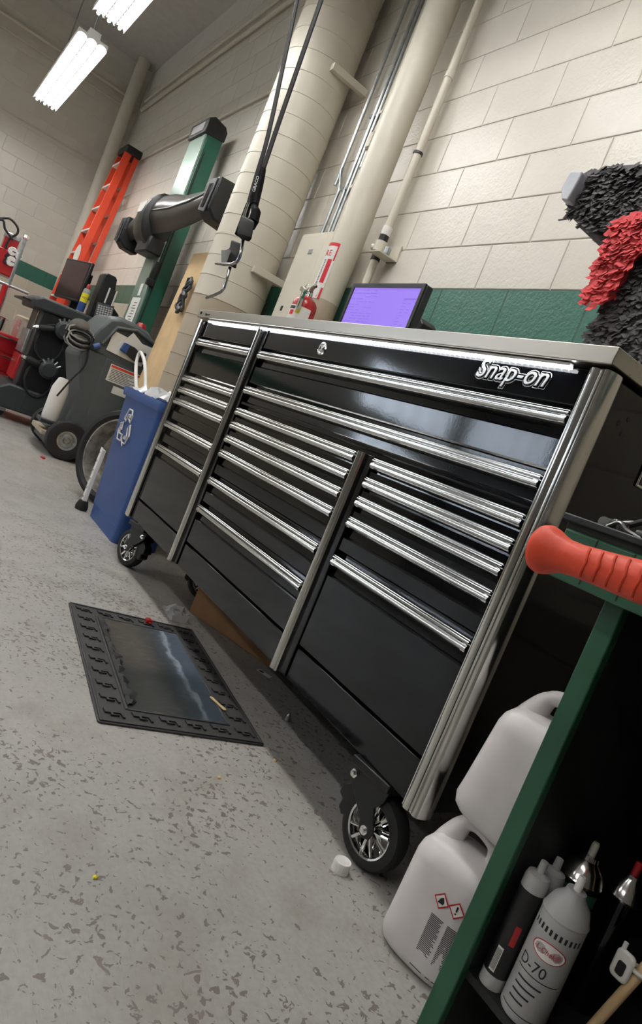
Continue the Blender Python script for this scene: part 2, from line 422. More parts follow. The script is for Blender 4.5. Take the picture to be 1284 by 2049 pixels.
# lock
lk = MB().lathe([(.0, .003), (.012, .003), (.017, .0055), (.021, .003), (.022, 0)], 28, frame((1.086, .016, 1.118), (1, 0, 0), (0, 0, 1))).build('lock', 'chrome', ch)
MB().lathe([(.0, .0075), (.0095, .0075), (.0105, .003)], 20, frame((1.086, .016, 1.118), (1, 0, 0), (0, 0, 1))).build('lock_cylinder', 'aluminium', lk)
MB().box((1.0845, .0075, 1.113), (1.0875, .0088, 1.123)).build('key_slot', 'black_satin', lk)
# badge
X = frame((1.79, .0155, 1.110), (1, 0, 0), (0, 0, 1))
bp = text_part('Snap-on', 'badge', 'chrome', ch, .062, X, ext=.0012, shear=.28, bevel=.001, offset=.0042, sx=.95, spacing=1.08, label='chrome script name badge')
text_part('Snap-on', 'badge_inlay', 'black_gloss', bp, .062, frame((1.79, .0130, 1.110), (1, 0, 0), (0, 0, 1)), ext=.0004, shear=.28, offset=.0026, sx=.95, spacing=1.08)
text_part('Snap-on', 'badge_letters', 'badge_silver', bp, .062, frame((1.79, .0119, 1.110), (1, 0, 0), (0, 0, 1)), ext=.0008, shear=.28, bevel=.0005, offset=-.0002, sx=.95, spacing=1.08)
# holes and plate on the side
for (u, v) in ((1237, 847), (1257, 840), (1243, 869)):
    q = at(u, v, x=W-.006)
    MB().lathe([(0, .0012), (.005, .0012), (.006, 0)], 14, frame(q, (0, 1, 0), (0, 0, 1))).build('side_hole', 'black_satin', ch)
q = at(1268, 972, x=W-.006)
o = MB().box((W-.006, q.y, q.z), (W-.001, q.y+.14, q.z+.10)).build('side_plate', 'chrome', ch, bevel=.002)
MB().box((W-.002, q.y+.006, q.z+.006), (W+.0, q.y+.134, q.z+.094)).build('side_plate_insert', 'black_satin', o)
# casters
def caster(x, y, ang, fixed=False):
    root = MB()
    root.box((-.06, -.05, .190), (.06, .05, .2095))
    root.cyl((0, 0, .186), (0, 0, .192), .034, n=20)
    c = root.build('caster', 'black_satin', ch, bevel=.002); c.location = (x, y, 0); c.rotation_euler = (0, 0, ang)
    # fork legs: local wheel axis = y, trail = +x
    t = .035
    for s in (-1, 1):
        y0, y1 = (s*.031-.003, s*.031+.003)
        MB().prism([(-.066, .186), (.055, .186), (.050, .160), (.034, .138), (t+.022, .092), (t+.016, .073), (t, .067), (t-.016, .073), (t-.026, .097), (-.028, .128), (-.058, .156)], y0, y1, 'y').build('fork', 'black_satin', c, bevel=.0015)
        MB().lathe([(0, .011), (.006, .011), (.006, .005), (.0105, .005), (.0115, 0)], 12, frame((t, s*.034, .086), (1, 0, 0), (0, 0, -s))).build('axle_nut', 'chrome', c)
        MB().lathe([(0, .011), (.006, .011), (.006, .005), (.0105, .005), (.0115, 0)], 6, frame((-.048, s*.034, .168), (1, 0, 0), (0, 0, -s))).build('swivel_bolt', 'chrome', c)
    MB().box((-.066, -.034, .180), (.055, .034, .188)).build('fork_crown', 'black_satin', c, bevel=.002)
    Xw = frame((t, 0, .086), (1, 0, 0), (0, 0, 1))
    tire = MB().lathe([(.058, -.020), (.072, -.024), (.081, -.021), (.086, -.011), (.086, .011), (.081, .021), (.072, .024), (.058, .020)], 40, Xw, cap=False).build('tire', 'rubber', c)
    rim = MB().lathe([(.0575, -.021), (.061, -.0225), (.0615, .0225), (.0575, .021), (.054, .010), (.054, -.010), (.0575, -.021)], 40, Xw, cap=False)
    rim.lathe([(0, -.020), (.010, -.020), (.014, -.014), (.015, 0), (.014, .014), (.010, .020), (0, .020)], 20, Xw)
    for k in range(5):
        for d in (-9, 9):
            a = rad(72*k+d); b = rad(72*k+d*1.7)
            for sd in (-1, 1):
                p0 = Xw @ Vector((.010*cos(a), .010*sin(a), sd*.012)); p1 = Xw @ Vector((.056*cos(b), .056*sin(b), sd*.017))
                rim.tube([p0, (p0+p1)/2+Vector((0, sd*-.003, 0)), p1], [.0055, .0042, .0045], 8)
    rim.build('wheel_rim', 'chrome', c)
    # brake pedal
    MB().prism([(-.075, .125), (-.045, .150), (-.030, .120), (-.034, .085), (-.05, .060), (-.066, .072), (-.064, .092), (-.080, .100)], -.022, .022, 'y').build('brake_pedal', 'black_satin', c, bevel=.004)
    return c
caster(1.975, .055, rad(6)); caster(.145, .062, rad(197)); caster(.36, .30, rad(60))
caster(.15, .66, 0); caster(1.99, .66, rad(30)); caster(1.07, .66, rad(10))

# ================================================================== things along the back wall
def wmat(o):
    m_ = o.matrix_parent_inverse @ Matrix.LocRotScale(o.location, o.rotation_euler, o.scale)
    return (wmat(o.parent) @ m_) if o.parent else m_
def P(mb, name, mat, parent, **k):            # a part given in world coordinates
    o = mb.build(name, mat, parent, **k); o.matrix_parent_inverse = wmat(parent).inverted(); return o
def T(txt, name, mat, parent, size, X, **k):
    o = text_part(txt, name, mat, parent, size, X, **k); o.matrix_parent_inverse = wmat(parent).inverted(); return o
plain('red_paint', (168, 22, 30), .3, var=.08, coat=.4)
plain('sign_red', (196, 24, 40), .45, var=.04); plain('sign_white', (235, 232, 226), .5, var=.03)
plain('yellow', (225, 210, 40), .5); plain('ink', (30, 30, 32), .6)
plain('green_enamel', (32, 88, 70), .33, var=.06, scale=4)
plain('orange_fibre', (212, 66, 34), .45, var=.06, scale=6)
plain('plywood', (206, 176, 132), .6, var=.12, scale=5)
plain('grey_plastic', (74, 80, 82), .5, var=.06, bump=.1, bscale=200)
plain('dark_grey_plastic', (46, 50, 52), .5, var=.08)
plain('silver_plastic', (72, 69, 64), .3, metal=.5, var=.05)
plain('blue_plastic', (42, 74, 132), .45, var=.06, scale=3, bump=.05)
plain('paper', (226, 224, 216), .7, var=.04); plain('cardboard', (150, 112, 76), .8, var=.08)
plain('light_grey_plastic', (150, 150, 146), .5, var=.05)

# ---- ringed duct column, cream above and tan below
cx, cy, r = -1.21, .575, .222
dc = thing('duct_column', 'thick cream round column of ringed duct sections beside the tool chest', 'column', (cx, cy, 0))
z = -.006; k = 0
while z < ZC-.02:
    z0 = max(z, .001); z1 = min(z+.132, ZC-.002)
    MB().lathe([(r, 0), (r, z1-z0-.006), (r+.003, z1-z0-.004), (r+.003, z1-z0-.001), (r, z1-z0)], 56, Matrix.Translation((0, 0, z0)), cap=False).build('duct_section', 'tan_paint' if z1 < 1.56 else 'beige_paint', dc)
    z += .132
# struts tying the column and the drain pipe to the wall
def strut(p0, p1, nm, label):
    p0, p1 = Vector(p0), Vector(p1)
    s = MB().box((p0.x-.02, p0.y, p0.z-.022), (p0.x+.02, p1.y, p0.z+.022)).build(nm, 'beige_paint', None, bevel=.003)
    tag(s, label, 'bracket'); return s
a = at(497, 540, x=-.97)
s = strut((-.966, .55, 1.70), (-.966, YB-.002, 1.70), 'wall_strut', 'cream channel strut holding the ringed column to the wall, lower one'); s['group'] = 'wall struts'
s = strut((-.966, .55, 2.98), (-.966, YB-.002, 2.98), 'wall_strut', 'cream channel strut holding the ringed column to the wall, upper one'); s['group'] = 'wall struts'

# ---- fat drain pipe
px, py, pr = -.232, .688, .083
dp = thing('drain_pipe', 'fat cream drain pipe running up the wall behind the fire extinguisher', 'pipe', (px, py, 0))
MB().cyl((0, 0, .001), (0, 0, 1.56), pr, n=40).build('pipe_base', 'tan_paint', dp)
MB().cyl((0, 0, 1.56), (0, 0, ZC-.002), pr, n=40).build('pipe', 'beige_paint', dp)
# ---- curved fire sign on the drain pipe
sg = thing('fire_sign', 'red and white curved fire extinguisher sign with arrow on the drain pipe', 'sign', (px, py, 1.55))
def curved(mb_pts, off, name, mat, parent):   # flat polygons (s, z) wrapped round the pipe
    mb = MB(); R_ = pr+off
    for poly in mb_pts:
        vs = []
        for s_, z_ in poly: a_ = A0+s_/R_; vs.append((R_*cos(a_), R_*sin(a_), z_))
        mb.add(vs, [tuple(range(len(vs)))])
    o = mb.build(name, mat, parent, fix=False); return o
A0 = rad(-84)
def strip(s0, s1, z0, z1, n=8): return [[(s0+(s1-s0)*i/n, z0), (s0+(s1-s0)*(i+1)/n, z0), (s0+(s1-s0)*(i+1)/n, z1), (s0+(s1-s0)*i/n, z1)] for i in range(n)]
ba = MB(); NB = 14; sw = .052
for zz in (0, .30):
    pass
vs = []; fs = []
for i in range(NB+1):
    s_ = -sw+2*sw*i/NB
    for rr in (pr+.0006, pr+.002):
        a_ = A0+s_/pr
        for zz in (.0, .305): vs.append((rr*cos(a_), rr*sin(a_), zz))
for i in range(NB):
    b = i*4; q = b+4
    fs += [(b+2, q+2, q+3, b+3), (b, b+1, q+1, q), (b+1, b+3, q+3, q+1), (b, q, q+2, b+2)]
fs += [(0, 2, 3, 1), (NB*4, NB*4+1, NB*4+3, NB*4+2)]
MB().add(vs, fs).build('plate', 'sign_white', sg, smooth=20)
curved(strip(-.052, .052, .287, .305), .0026, 'top_band', 'sign_red', sg)
curved(strip(.044, .052, .21, .287, 2), .0026, 'side_band', 'sign_red', sg)
curved(strip(.012, .040, .085, .215, 4)+[[(-.012, .09), (.052, .09), (.030, .005)][::1]], .0026, 'arrow', 'sign_red', sg)
curved(strip(.040, .052, .0, .06, 2), .0026, 'corner_band', 'sign_red', sg)
def curved_text(txt, size, s0, z0, mat, name, rot=False, sx=1.):
    o = text_part(txt, name, mat, sg, size, Matrix.Identity(4), ext=0, sx=sx)
    for v in o.data.vertices:
        s_, z_ = (v.co.x, v.co.y) if not rot else (v.co.y, -v.co.x)
        a_ = A0+(s0+s_)/pr; R_ = pr+.0032; zz = z0+z_; v.co = (R_*cos(a_), R_*sin(a_), zz)
curved_text('FIRE', .046, -.056, .232, 'sign_red', 'lettering', sx=.92)
curved_text('EXTINGUISHER', .022, -.014, .212, 'ink', 'lettering', rot=True, sx=1.0)

# ---- electrical panel
pb = thing('electrical_panel', 'cream electrical panel box behind the ringed column', 'panel', (-.60, .76, 1.2))
P(MB().box((-.80, .70, .95), (-.335, YB-.001, 1.985)), 'box', 'beige_paint', pb, bevel=.004)
dr = P(MB().box((-.785, .694, .97), (-.50, .70, 1.97)), 'door', 'beige_paint', pb, bevel=.002)
P(MB().box((-.497, .694, .97), (-.35, .70, 1.97)), 'door', 'beige_paint', pb, bevel=.002)
P(MB().box((-.635, .690, 1.853), (-.59, .694, 1.880)), 'latch_plate', 'galvanised', dr, bevel=.001)
P(MB().box((-.70, .690, 1.50), (-.68, .694, 1.53)), 'latch', 'black_plastic', dr, bevel=.001)

# ---- conduits running up from the panel
CG = 'conduits above the electrical panel'
def conduit(pts, r_, mat, label):
    t = thing('conduit', label, 'conduit', pts[0], group=CG)
    P(MB().tube(bez(pts, 6) if len(pts) > 2 else pts, r_, 10), 'pipe_run', mat, t)
    for zz in (2.3, 2.75):
        x = pts[-1][0] if len(pts) < 3 else None
        if x is not None: P(MB().box((x-r_*2.2, .80, zz), (x+r_*2.2, YB, zz+.02)).box((x-r_*1.2, .79-r_*1.1, zz), (x+r_*1.2, YB, zz+.02)), 'strap', mat, t)
    return t
conduit([(-.755, .79, 1.985), (-.755, .79, 2.25), (-.76, .79, 2.33), (-.82, .79, 2.45), (-.83, .79, 2.55), (-.83, .79, ZC-.01)], .0105, 'galvanised', 'steel conduit with an offset bend, nearest the ringed column')
conduit([(-.68, .79, 1.985), (-.71, .79, ZC-.01)], .0105, 'galvanised', 'straight steel conduit, second from the ringed column')
conduit([(-.64, .79, 1.985), (-.66, .79, ZC-.01)], .009, 'galvanised', 'thinner straight steel conduit beside the cream conduit')
conduit([(-.585, .79, 1.985), (-.60, .79, ZC-.01)], .0135, 'beige_paint', 'cream painted conduit between the steel conduits')
c4 = conduit([(-.51, .79, 1.985), (-.51, .79, 2.34)], .010, 'galvanised', 'short steel conduit ending at the grey junction box')
c5 = conduit([(-.515, .79, 2.502), (-.515, .79, ZC-.01)], .015, 'beige_paint', 'cream conduit rising from the grey junction box beside the fat pipe')
jb = thing('junction_box', 'small grey metal junction box on the conduit by the fat pipe', 'junction box', (-.525, .79, 2.40))
P(MB().box((-.555, .755, 2.395), (-.49, YB-.001, 2.50)), 'box', 'galvanised', jb, bevel=.004)
P(MB().box((-.549, .749, 2.401), (-.496, .755, 2.494)), 'cover', 'galvanised', jb, bevel=.002)
P(MB().cyl((-.51, .79, 2.34), (-.51, .79, 2.395), .014, n=12), 'connector', 'galvanised', jb)
jb2 = thing('junction_box', 'cream junction box above the grey one beside the fat pipe', 'junction box', (-.54, .79, 2.52))
P(MB().box((-.582, .755, 2.52), (-.533, YB-.001, 2.62)), 'box', 'beige_paint', jb2, bevel=.004)
P(MB().box((-.577, .749, 2.526), (-.538, .755, 2.614)), 'cover', 'beige_paint', jb2, bevel=.002)

# ---- thin pipe with valve fitting and wall bracket
tp_ = thing('water_pipe', 'thin cream pipe with a black and white valve fitting on the block wall', 'pipe', (-.035, .765, 0))
tx, ty = -.033, .765
P(MB().cyl((tx, ty, .002), (tx, ty, ZC-.002), .021, n=18), 'pipe', 'beige_paint', tp_)
P(MB().cyl((tx, ty, 1.83), (tx, ty, 1.875), .0245, n=18), 'coupling', 'black_plastic', tp_)
P(MB().cyl((tx, ty, 1.93), (tx, ty, 1.965), .0245, n=18), 'coupling', 'black_plastic', tp_)
P(MB().cyl((tx, ty, 1.965), (tx, ty, 2.01), .0265, n=18), 'coupling', 'sign_white', tp_)
P(MB().cyl((tx, ty, 1.875), (tx, ty, 1.93), .033, n=18).cyl((tx-.05, ty-.012, 1.90), (tx, ty, 1.90), .017, n=14), 'valve_body', 'beige_paint', tp_)
P(MB().box((tx+.02, .70, 1.845), (tx+.11, YB-.001, 1.851)).box((tx+.02, YB-.012, 1.845), (tx+.11, YB-.001, 1.93)), 'bracket', 'beige_paint', tp_, bevel=.002)
P(MB().cyl((tx+.07, .77, 1.85), (tx+.07, .77, 1.90), .018, n=12), 'bracket_bolt', 'galvanised', tp_)
P(MB().cyl((tx, ty, 2.40), (tx, ty, 2.412), .0255, n=18), 'clip', 'black_plastic', tp_)
P(MB().cyl((tx, ty, 2.80), (tx, ty, 2.83), .0245, n=18), 'joint_ring', 'beige_paint', tp_)

# ---- fire extinguisher on a hook in front of the pipe
fx, fy = -.125, .535
fe = thing('fire_extinguisher', 'red fire extinguisher with chrome handle strapped to the fat cream pipe', 'fire extinguisher', (fx, fy, 1.2015))
P(MB().lathe([(.0, .0), (.058, 0), (.064, .006), (.064, .265), (.060, .286), (.046, .304), (.026, .314), (.024, .318), (0, .318)], 36, Matrix.Translation((fx, fy, 1.2015))), 'cylinder', 'red_paint', fe)
def band(r_, z0, z1, a0, a1, n=14):
    mb = MB(); vs = []; fs = []
    for i in range(n+1):
        a_ = rad(a0+(a1-a0)*i/n)
        for rr in (r_, r_+.0006):
            for zz in (z0, z1): vs.append((fx+rr*cos(a_), fy+rr*sin(a_), zz))
    for i in range(n):
        b = i*4; q = b+4; fs += [(b+2, q+2, q+3, b+3), (b, b+1, q+1, q), (b+1, b+3, q+3, q+1), (b, q, q+2, b+2)]
    fs += [(0, 2, 3, 1), (n*4, n*4+1, n*4+3, n*4+2)]; return mb.add(vs, fs)
lb = P(band(.0641, 1.29, 1.452, -120, 10), 'label', 'sign_white', fe)
P(band(.0648, 1.412, 1.446, -62, -40, 4), 'label_square', 'yellow', lb)
P(band(.0648, 1.430, 1.446, -115, -68, 6), 'label_heading', 'ink', lb)
P(band(.0648, 1.40, 1.424, -95, -70, 4), 'label_mark', 'sign_red', lb)
P(MB().cyl((fx, fy, 1.515), (fx, fy, 1.55), .020, .016, n=16), 'valve', 'chrome', fe)
P(MB().lathe([(pr+.001, 0), (pr+.004, 0), (pr+.004, .03), (pr+.001, .03), (pr+.001, 0)], 36, Matrix.Translation((px, py, 1.36)), cap=False).box((fx-.10, fy+.05, 1.362), (fx-.02, fy+.085, 1.388)), 'pipe_strap', 'galvanised', fe)
P(MB().tube([(fx, fy, 1.545), (fx+.03, fy-.012, 1.56), (fx+.085, fy-.03, 1.565), (fx+.10, fy-.033, 1.56)], [.012, .011, .009, .007], 8), 'top_lever', 'gun_steel', fe)
P(MB().prism([(0, 0), (.03, .0), (.05, -.01), (.052, -.10), (.042, -.125), (.030, -.11), (.030, -.03), (.0, -.02)], -.009, .009, 'y', Matrix.Translation((fx+.012, fy-.06, 1.545))), 'carry_handle', 'chrome', fe, bevel=.003)
gg = P(MB().lathe([(0, .012), (.016, .012), (.0175, .0)], 20, frame((fx-.018, fy-.022, 1.545), (.9, .35, 0), (0, 0, 1))), 'gauge', 'chrome', fe)
P(MB().lathe([(0, .013), (.013, .013), (.013, .012)], 16, frame((fx-.018, fy-.022, 1.545), (.9, .35, 0), (0, 0, 1))), 'gauge_face', 'sign_white', gg)
P(MB().tube([(fx-.015+.02*cos(a), fy-.02, 1.56+.018*sin(a)) for a in [i*pi/6 for i in range(12)]], .0018, 6, closed=True), 'pin_ring', 'chrome', fe)

# ---- monitor on the worktop
n = NT('screen_violet'); sep = n.n.new('ShaderNodeSeparateXYZ'); n.l(n.co.outputs['Generated'], sep.inputs[0])
n.col(srgb((60, 50, 120))); c = srgb((158, 128, 232)); n.set(Emission_Color=n.mix(n.noise(3, 1), srgb((150, 118, 230)), srgb((164, 138, 236))), Emission_Strength=.95, Roughness=.3)
emit('screen_text', (112, 82, 190), .7)
mx0, mx1, mz1, my = .40, .895, 1.548, .45
mo = thing('monitor', 'flat monitor with a violet screen standing on the tool chest worktop', 'monitor', ((mx0+mx1)/2, my+.04, 1.2015))
bz = .017; mz0 = 1.262
P(MB().box((mx0, my, mz0), (mx1, my+.035, mz1)), 'casing', 'dark_grey_plastic', mo, bevel=.005)
fr_ = MB().box((mx0, my-.008, mz0), (mx0+bz, my, mz1)).box((mx1-bz, my-.008, mz0), (mx1, my, mz1)).box((mx0+bz, my-.008, mz1-bz), (mx1-bz, my, mz1)).box((mx0+bz, my-.008, mz0), (mx1-bz, my, mz0+bz))
P(fr_, 'bezel', 'black_plastic', mo)
sc = P(MB().box((mx0+bz, my-.003, mz0+bz), (mx1-bz, my-.0005, mz1-bz)), 'screen', 'screen_violet', mo)
R2 = random.Random(3)
lines = MB()
for i in range(18):
    zz = mz1-bz-.014-i*.0125
    x = mx0+bz+.006
    while x < mx0+.20:
        l_ = R2.uniform(.012, .06)
        if R2.random() < .6: lines.box((x, my-.0036, zz), (min(x+l_, mx0+.21), my-.003, zz+.0022))
        x += l_+.01
    if i > 2:
        lines.box((mx1-bz-.085, my-.0036, zz), (mx1-bz-.085+R2.uniform(.01, .03), my-.003, zz+.002))
        if R2.random() < .5: lines.box((mx1-bz-.05, my-.0036, zz), (mx1-bz-.03, my-.003, zz+.002))
lines.box((mx1-bz-.085, my-.0036, mz1-bz-.048), (mx1-bz-.012, my-.003, mz1-bz-.042))
P(lines, 'screen_lines', 'screen_text', sc, smooth=0, kind='stuff')
P(MB().box(((mx0+mx1)/2-.03, my+.03, 1.21), ((mx0+mx1)/2+.03, my+.055, 1.45)), 'stand_neck', 'black_plastic', mo, bevel=.004)
P(MB().prism(rrect((mx0+mx1)/2-.12, my-.06, (mx0+mx1)/2+.12, my+.13, .03), 1.2016, 1.214, 'z'), 'stand_base', 'black_plastic', mo, bevel=.003)
bx_ = at(842, 640, y=.62)
sp = thing('desk_speaker', 'small black box standing behind the monitor on the worktop', 'speaker', (bx_.x, .64, 1.2015))
P(MB().prism([(bx_.x-.05, 1.2016), (bx_.x+.045, 1.2016), (bx_.x+.045, 1.455), (bx_.x+.015, 1.48), (bx_.x-.05, 1.47)], .60, .69, 'y'), 'cabinet', 'black_plastic', sp, bevel=.006)
P(MB().box((bx_.x-.042, .596, 1.215), (bx_.x+.026, .60, 1.42)), 'grille', 'rubber', sp)

# ---- corner pipe on the far left, conduits high up
cp = tag(MB().cyl((-7.40, .64, .001), (-7.40, .64, ZC-.002), .085, n=24).build('corner_pipe', 'beige_paint'), 'cream vertical pipe standing in the far corner behind the orange ladder', 'pipe')
HC = 'conduits high on the far walls'
def hc(pts, label, r_=.016):
    o = tag(MB().tube(pts, r_, 8).build('wall_conduit', 'beige_paint'), label, 'conduit', HC)
hc([(XL+.02, YF+.01, 3.395), (XL+.02, YB-.02, 3.395)], 'thin conduit running level along the far left wall', .011)
hc([(XL+.02, YB-.03, 3.38), (-1.46, YB-.02, 3.38)], 'thin conduit running level along the back wall behind the tall green post', .011)
hc([(XL+.03, -1.9, 4.42), (XL+.03, YB-.03, 4.42)], 'upper level conduit high on the far left wall', .022)
hc([(XL+.03, -1.9, 4.27), (XL+.03, YB-.03, 4.27)], 'second level conduit high on the far left wall', .014)
hc([(-7.25, YB-.03, 4.25), (-2.4, YB-.03, 4.25)], 'lower of two conduits high on the back wall', .02)
hc([(-7.25, YB-.03, 4.38), (-2.4, YB-.03, 4.38)], 'upper of two conduits high on the back wall', .014)
hc([(-1.62, YB-.03, 1.6), (-1.62, YB-.03, ZC-.01)], 'vertical conduit close behind the ringed column', .016)

# ================================================================== the far left of the shop
def V(u, v, **k): return at(u, v, **k)
# ---- aligner tower: tall green post with a dark camera beam
yf = .56
xm = V(270, 640, y=yf).x; xl = xm-.40; y2 = V(310, 640, x=xm).y
y2 = min(y2, .815); zt = 3.0
to = thing('aligner_tower', 'tall green post with black cap standing behind the grey machine', 'post', ((xm+xl)/2, (yf+y2)/2, 0))
P(MB().box((xl, yf+.02, .03), (xm, y2, zt)), 'post_body', 'green_enamel', to, bevel=.006)
plain('sage_sheen', (150, 172, 160), .28, metal=.5, var=.06)
P(MB().box((xl+.01, yf, .03), (xm-.006, yf+.02, zt)), 'front_rail', 'sage_sheen', to, bevel=.004)  # pale front face: sheen on the green post put into its colour
P(MB().box((xm-.002, yf+.035, 1.0), (xm+.002, yf+.05, zt-.18)), 'slot', 'ink', to)
P(MB().box((xl-.2, yf-.1, .001), (xm+.02, YB-.01, .03)), 'base_plate', 'green_enamel', to, bevel=.004)
cap_ = P(MB().prism([(yf-.02, zt-.04), (yf-.02, zt+.09), (yf+.03, zt+.125), (y2-.02, zt+.10), (y2+.01, zt+.06), (y2+.01, zt-.02)], xl-.01, xm+.012, 'x'), 'cap', 'black_plastic', to, bevel=.008)
P(MB().box((xl+.05, yf-.024, zt-.01), (xm-.05, yf-.019, zt+.065)), 'cap_badge', 'light_grey_plastic', cap_, bevel=.004)
nt = V(255, 610, y=yf)
no = thing('paper_notice', 'white printed paper notice taped to the green post', 'paper', (xm-.13, yf-.004, 1.22))
P(MB().box((xm-.30, yf-.006, 1.16), (xm-.05, yf-.003, 1.47)), 'sheet', 'paper', no)
nl = MB()
for i in range(9): nl.box((xm-.24+.02*(i % 3), yf-.0068, 1.21+i*.026), (xm-.11-.015*(i % 2), yf-.006, 1.216+i*.026))
P(nl, 'print', 'ink', no, smooth=0, kind='stuff')
nt2 = tag(MB().box((xm-.20, yf-.006, 1.49), (xm-.12, yf-.003, 1.60)).build('sticker', 'paper'), 'small white sticker on the green post above the paper notice', 'sticker')
tag(MB().tube(bez([(xl-.02, yf+.06, 2.0), (xl-.03, yf+.06, 1.7), (xl-.03, yf+.05, 1.3), (xl-.02, yf+.08, .9), (xl-.05, yf+.1, .4), (xl-.12, yf+.05, .04)]), .012, 8).build('power_cord', 'rubber'), 'black cord hanging down along the green post', 'cord')
hs = V(305, 545, x=xm)
ho = thing('remote_handset', 'black handset hanging on the side of the green post', 'handset', (xm, hs.y, hs.z-.1))
P(MB().box((xm, hs.y-.02, hs.z-.07), (xm+.03, hs.y+.03, hs.z+.10)), 'grip', 'black_plastic', ho, bevel=.008)
P(MB().box((xm, hs.y-.03, hs.z-.12), (xm+.035, hs.y+.04, hs.z-.06)), 'cradle', 'black_plastic', ho, bevel=.006)
# beam
bm_ = thing('camera_beam', 'dark curved camera beam with two pods mounted across the green post', 'beam', (xm-.15, yf-.1, 2.05))
zb_ = 2.135; yb_ = .44
hub = []
for x, sy, sz in ((xm-.42, .075, .13), (xm-.38, .12, .20), (xm-.12, .14, .215), (xm-.08, .12, .20)):
    hub.append([Vector((x, yb_+.03+sy*cos(t), zb_-.01+sz*sin(t))) for t in [2*pi*i/20 for i in range(20)]])
hb = P(MB().loft(hub), 'hub', 'silver_plastic', bm_)
P(MB().loft([[Vector((x, yb_+.03+sy*cos(t)*1.0, zb_-.01+sz*sin(t))) for t in [2*pi*i/20 for i in range(20)]] for x, sy, sz in ((xm-.10, .125, .21), (xm-.09, .155, .235), (xm-.02, .155, .235), (xm, .12, .20))]), 'hub_collar', 'black_plastic', bm_)
P(MB().box((xm-.36, yb_-.098, zb_+.03), (xm-.16, yb_-.088, zb_+.12)), 'hub_badge', 'paper', hb, bevel=.004)
P(MB().box((xm-.30, yb_-.02, zb_-.30), (xm+.05, yf+.0, zb_-.16)), 'carriage', 'black_plastic', bm_, bevel=.015)
def arm(xs):
    R_ = []
    for x, zc, sy, sz in xs: R_.append([Vector((x, yb_+sy*cos(t)*(1+.12*cos(2*t)), zc+sz*sin(t)*(1+.12*cos(4*t)))) for t in [2*pi*i/28 for i in range(28)]])
    return MB().loft(R_)
x1 = V(440, 403, y=yb_).x-.08; x0_ = V(266, 452, y=yb_).x-.05
P(arm([(xm-.02, zb_+.03, .075, .155), (xm+.25, zb_+.02, .072, .15), (xm+.6, zb_-.01, .068, .13), (xm+.95, zb_+.0, .062, .115), (x1, zb_+.03, .06, .11)]), 'arm', 'silver_plastic', bm_)
P(MB().tube([(xm+.05, yb_-.075, zb_+.02), (xm+.5, yb_-.072, zb_+.0), (xm+.9, yb_-.065, zb_+.015), (x1-.02, yb_-.06, zb_+.05)], .012, 8), 'arm_rib', 'black_plastic', bm_)
P(arm([(xm-.40, zb_-.02, .07, .12), (xm-.6, zb_-.05, .062, .10), (x0_+.1, zb_-.08, .06, .095)]), 'arm', 'silver_plastic', bm_)
def pod(x, zc, s=1):
    p_ = P(MB().prism([(yb_-.09, zc+.13), (yb_+.10, zc+.14), (yb_+.13, zc+.02), (yb_+.10, zc-.16), (yb_-.03, zc-.15), (yb_-.09, zc-.10)], x-.09, x+.10, 'x'), 'pod', 'black_plastic', bm_, bevel=.015)
    fr2 = P(MB().prism([(x-.085, zc-.10), (x+.06, zc-.13), (x+.085, zc+.11), (x-.06, zc+.12)], yb_-.10, yb_-.088, 'y'), 'pod_face', 'dark_grey_plastic', p_, bevel=.006)
    P(MB().prism([(x-.04, zc-.085), (x+.02, zc-.09), (x+.045, zc+.075), (x-.02, zc+.08)], yb_-.104, yb_-.099, 'y'), 'pod_window', 'black_gloss', p_, bevel=.003)
pod(x1+.08, zb_+.0); pod(x0_+.05, zb_-.10)

# ---- orange stepladder leaning in the corner
ltx, lty, ltz = -6.30, .70, 3.40
la = thing('stepladder', 'tall orange fibreglass stepladder leaning folded against the back wall', 'ladder', (-6.3, .45, 0))
def rail(xa, ya, xb, yb2, d, w, nm):       # from bottom (xa,ya,0) to top
    P(MB().loft([[Vector((x+dx, y+dy, z)) for dx, dy in ((-w, -d), (w, -d), (w, d), (-w, d))] for x, y, z in ((xa, ya, .03), (xb, yb2, ltz-.06))]), nm, 'orange_fibre', la, bevel=.004)
for s in (-1, 1):
    rail(ltx+s*.33, .36, ltx+s*.17, .62, .045, .014, 'front_rail')
    rail(ltx+s*.30, .56, ltx+s*.15, .735, .032, .014, 'rear_rail')
for i in range(11):
    t = (i+.6)/11.3; zz = t*ltz; hw = .33-.16*t; y_ = .36+.26*t
    P(MB().box((ltx-hw, y_-.045, zz-.012), (ltx+hw, y_+.045, zz+.012)), 'step', 'white_enamel', la, bevel=.003)
for i in range(8):
    t = (i+.8)/9; zz = t*ltz; hw = .30-.15*t; y_ = .56+.175*t
    P(MB().box((ltx-hw, y_-.012, zz-.012), (ltx+hw, y_+.012, zz+.012)), 'brace', 'galvanised', la)
P(MB().prism(rrect(ltx-.21, .57, ltx+.21, .775, .02), ltz-.06, ltz+.03, 'z'), 'top_cap', 'black_plastic', la, bevel=.008)
lab = P(MB().prism([(.455+.03*cos(t), 1.93+.13*sin(t)) for t in [2*pi*i/20 for i in range(20)]], ltx+.255, ltx+.262, 'x'), 'rail_label', 'paper', la)
for s in (-1, 1): P(MB().box((ltx+s*.33-.03, .30, .0), (ltx+s*.33+.03, .42, .05)), 'foot', 'black_plastic', la, bevel=.006)

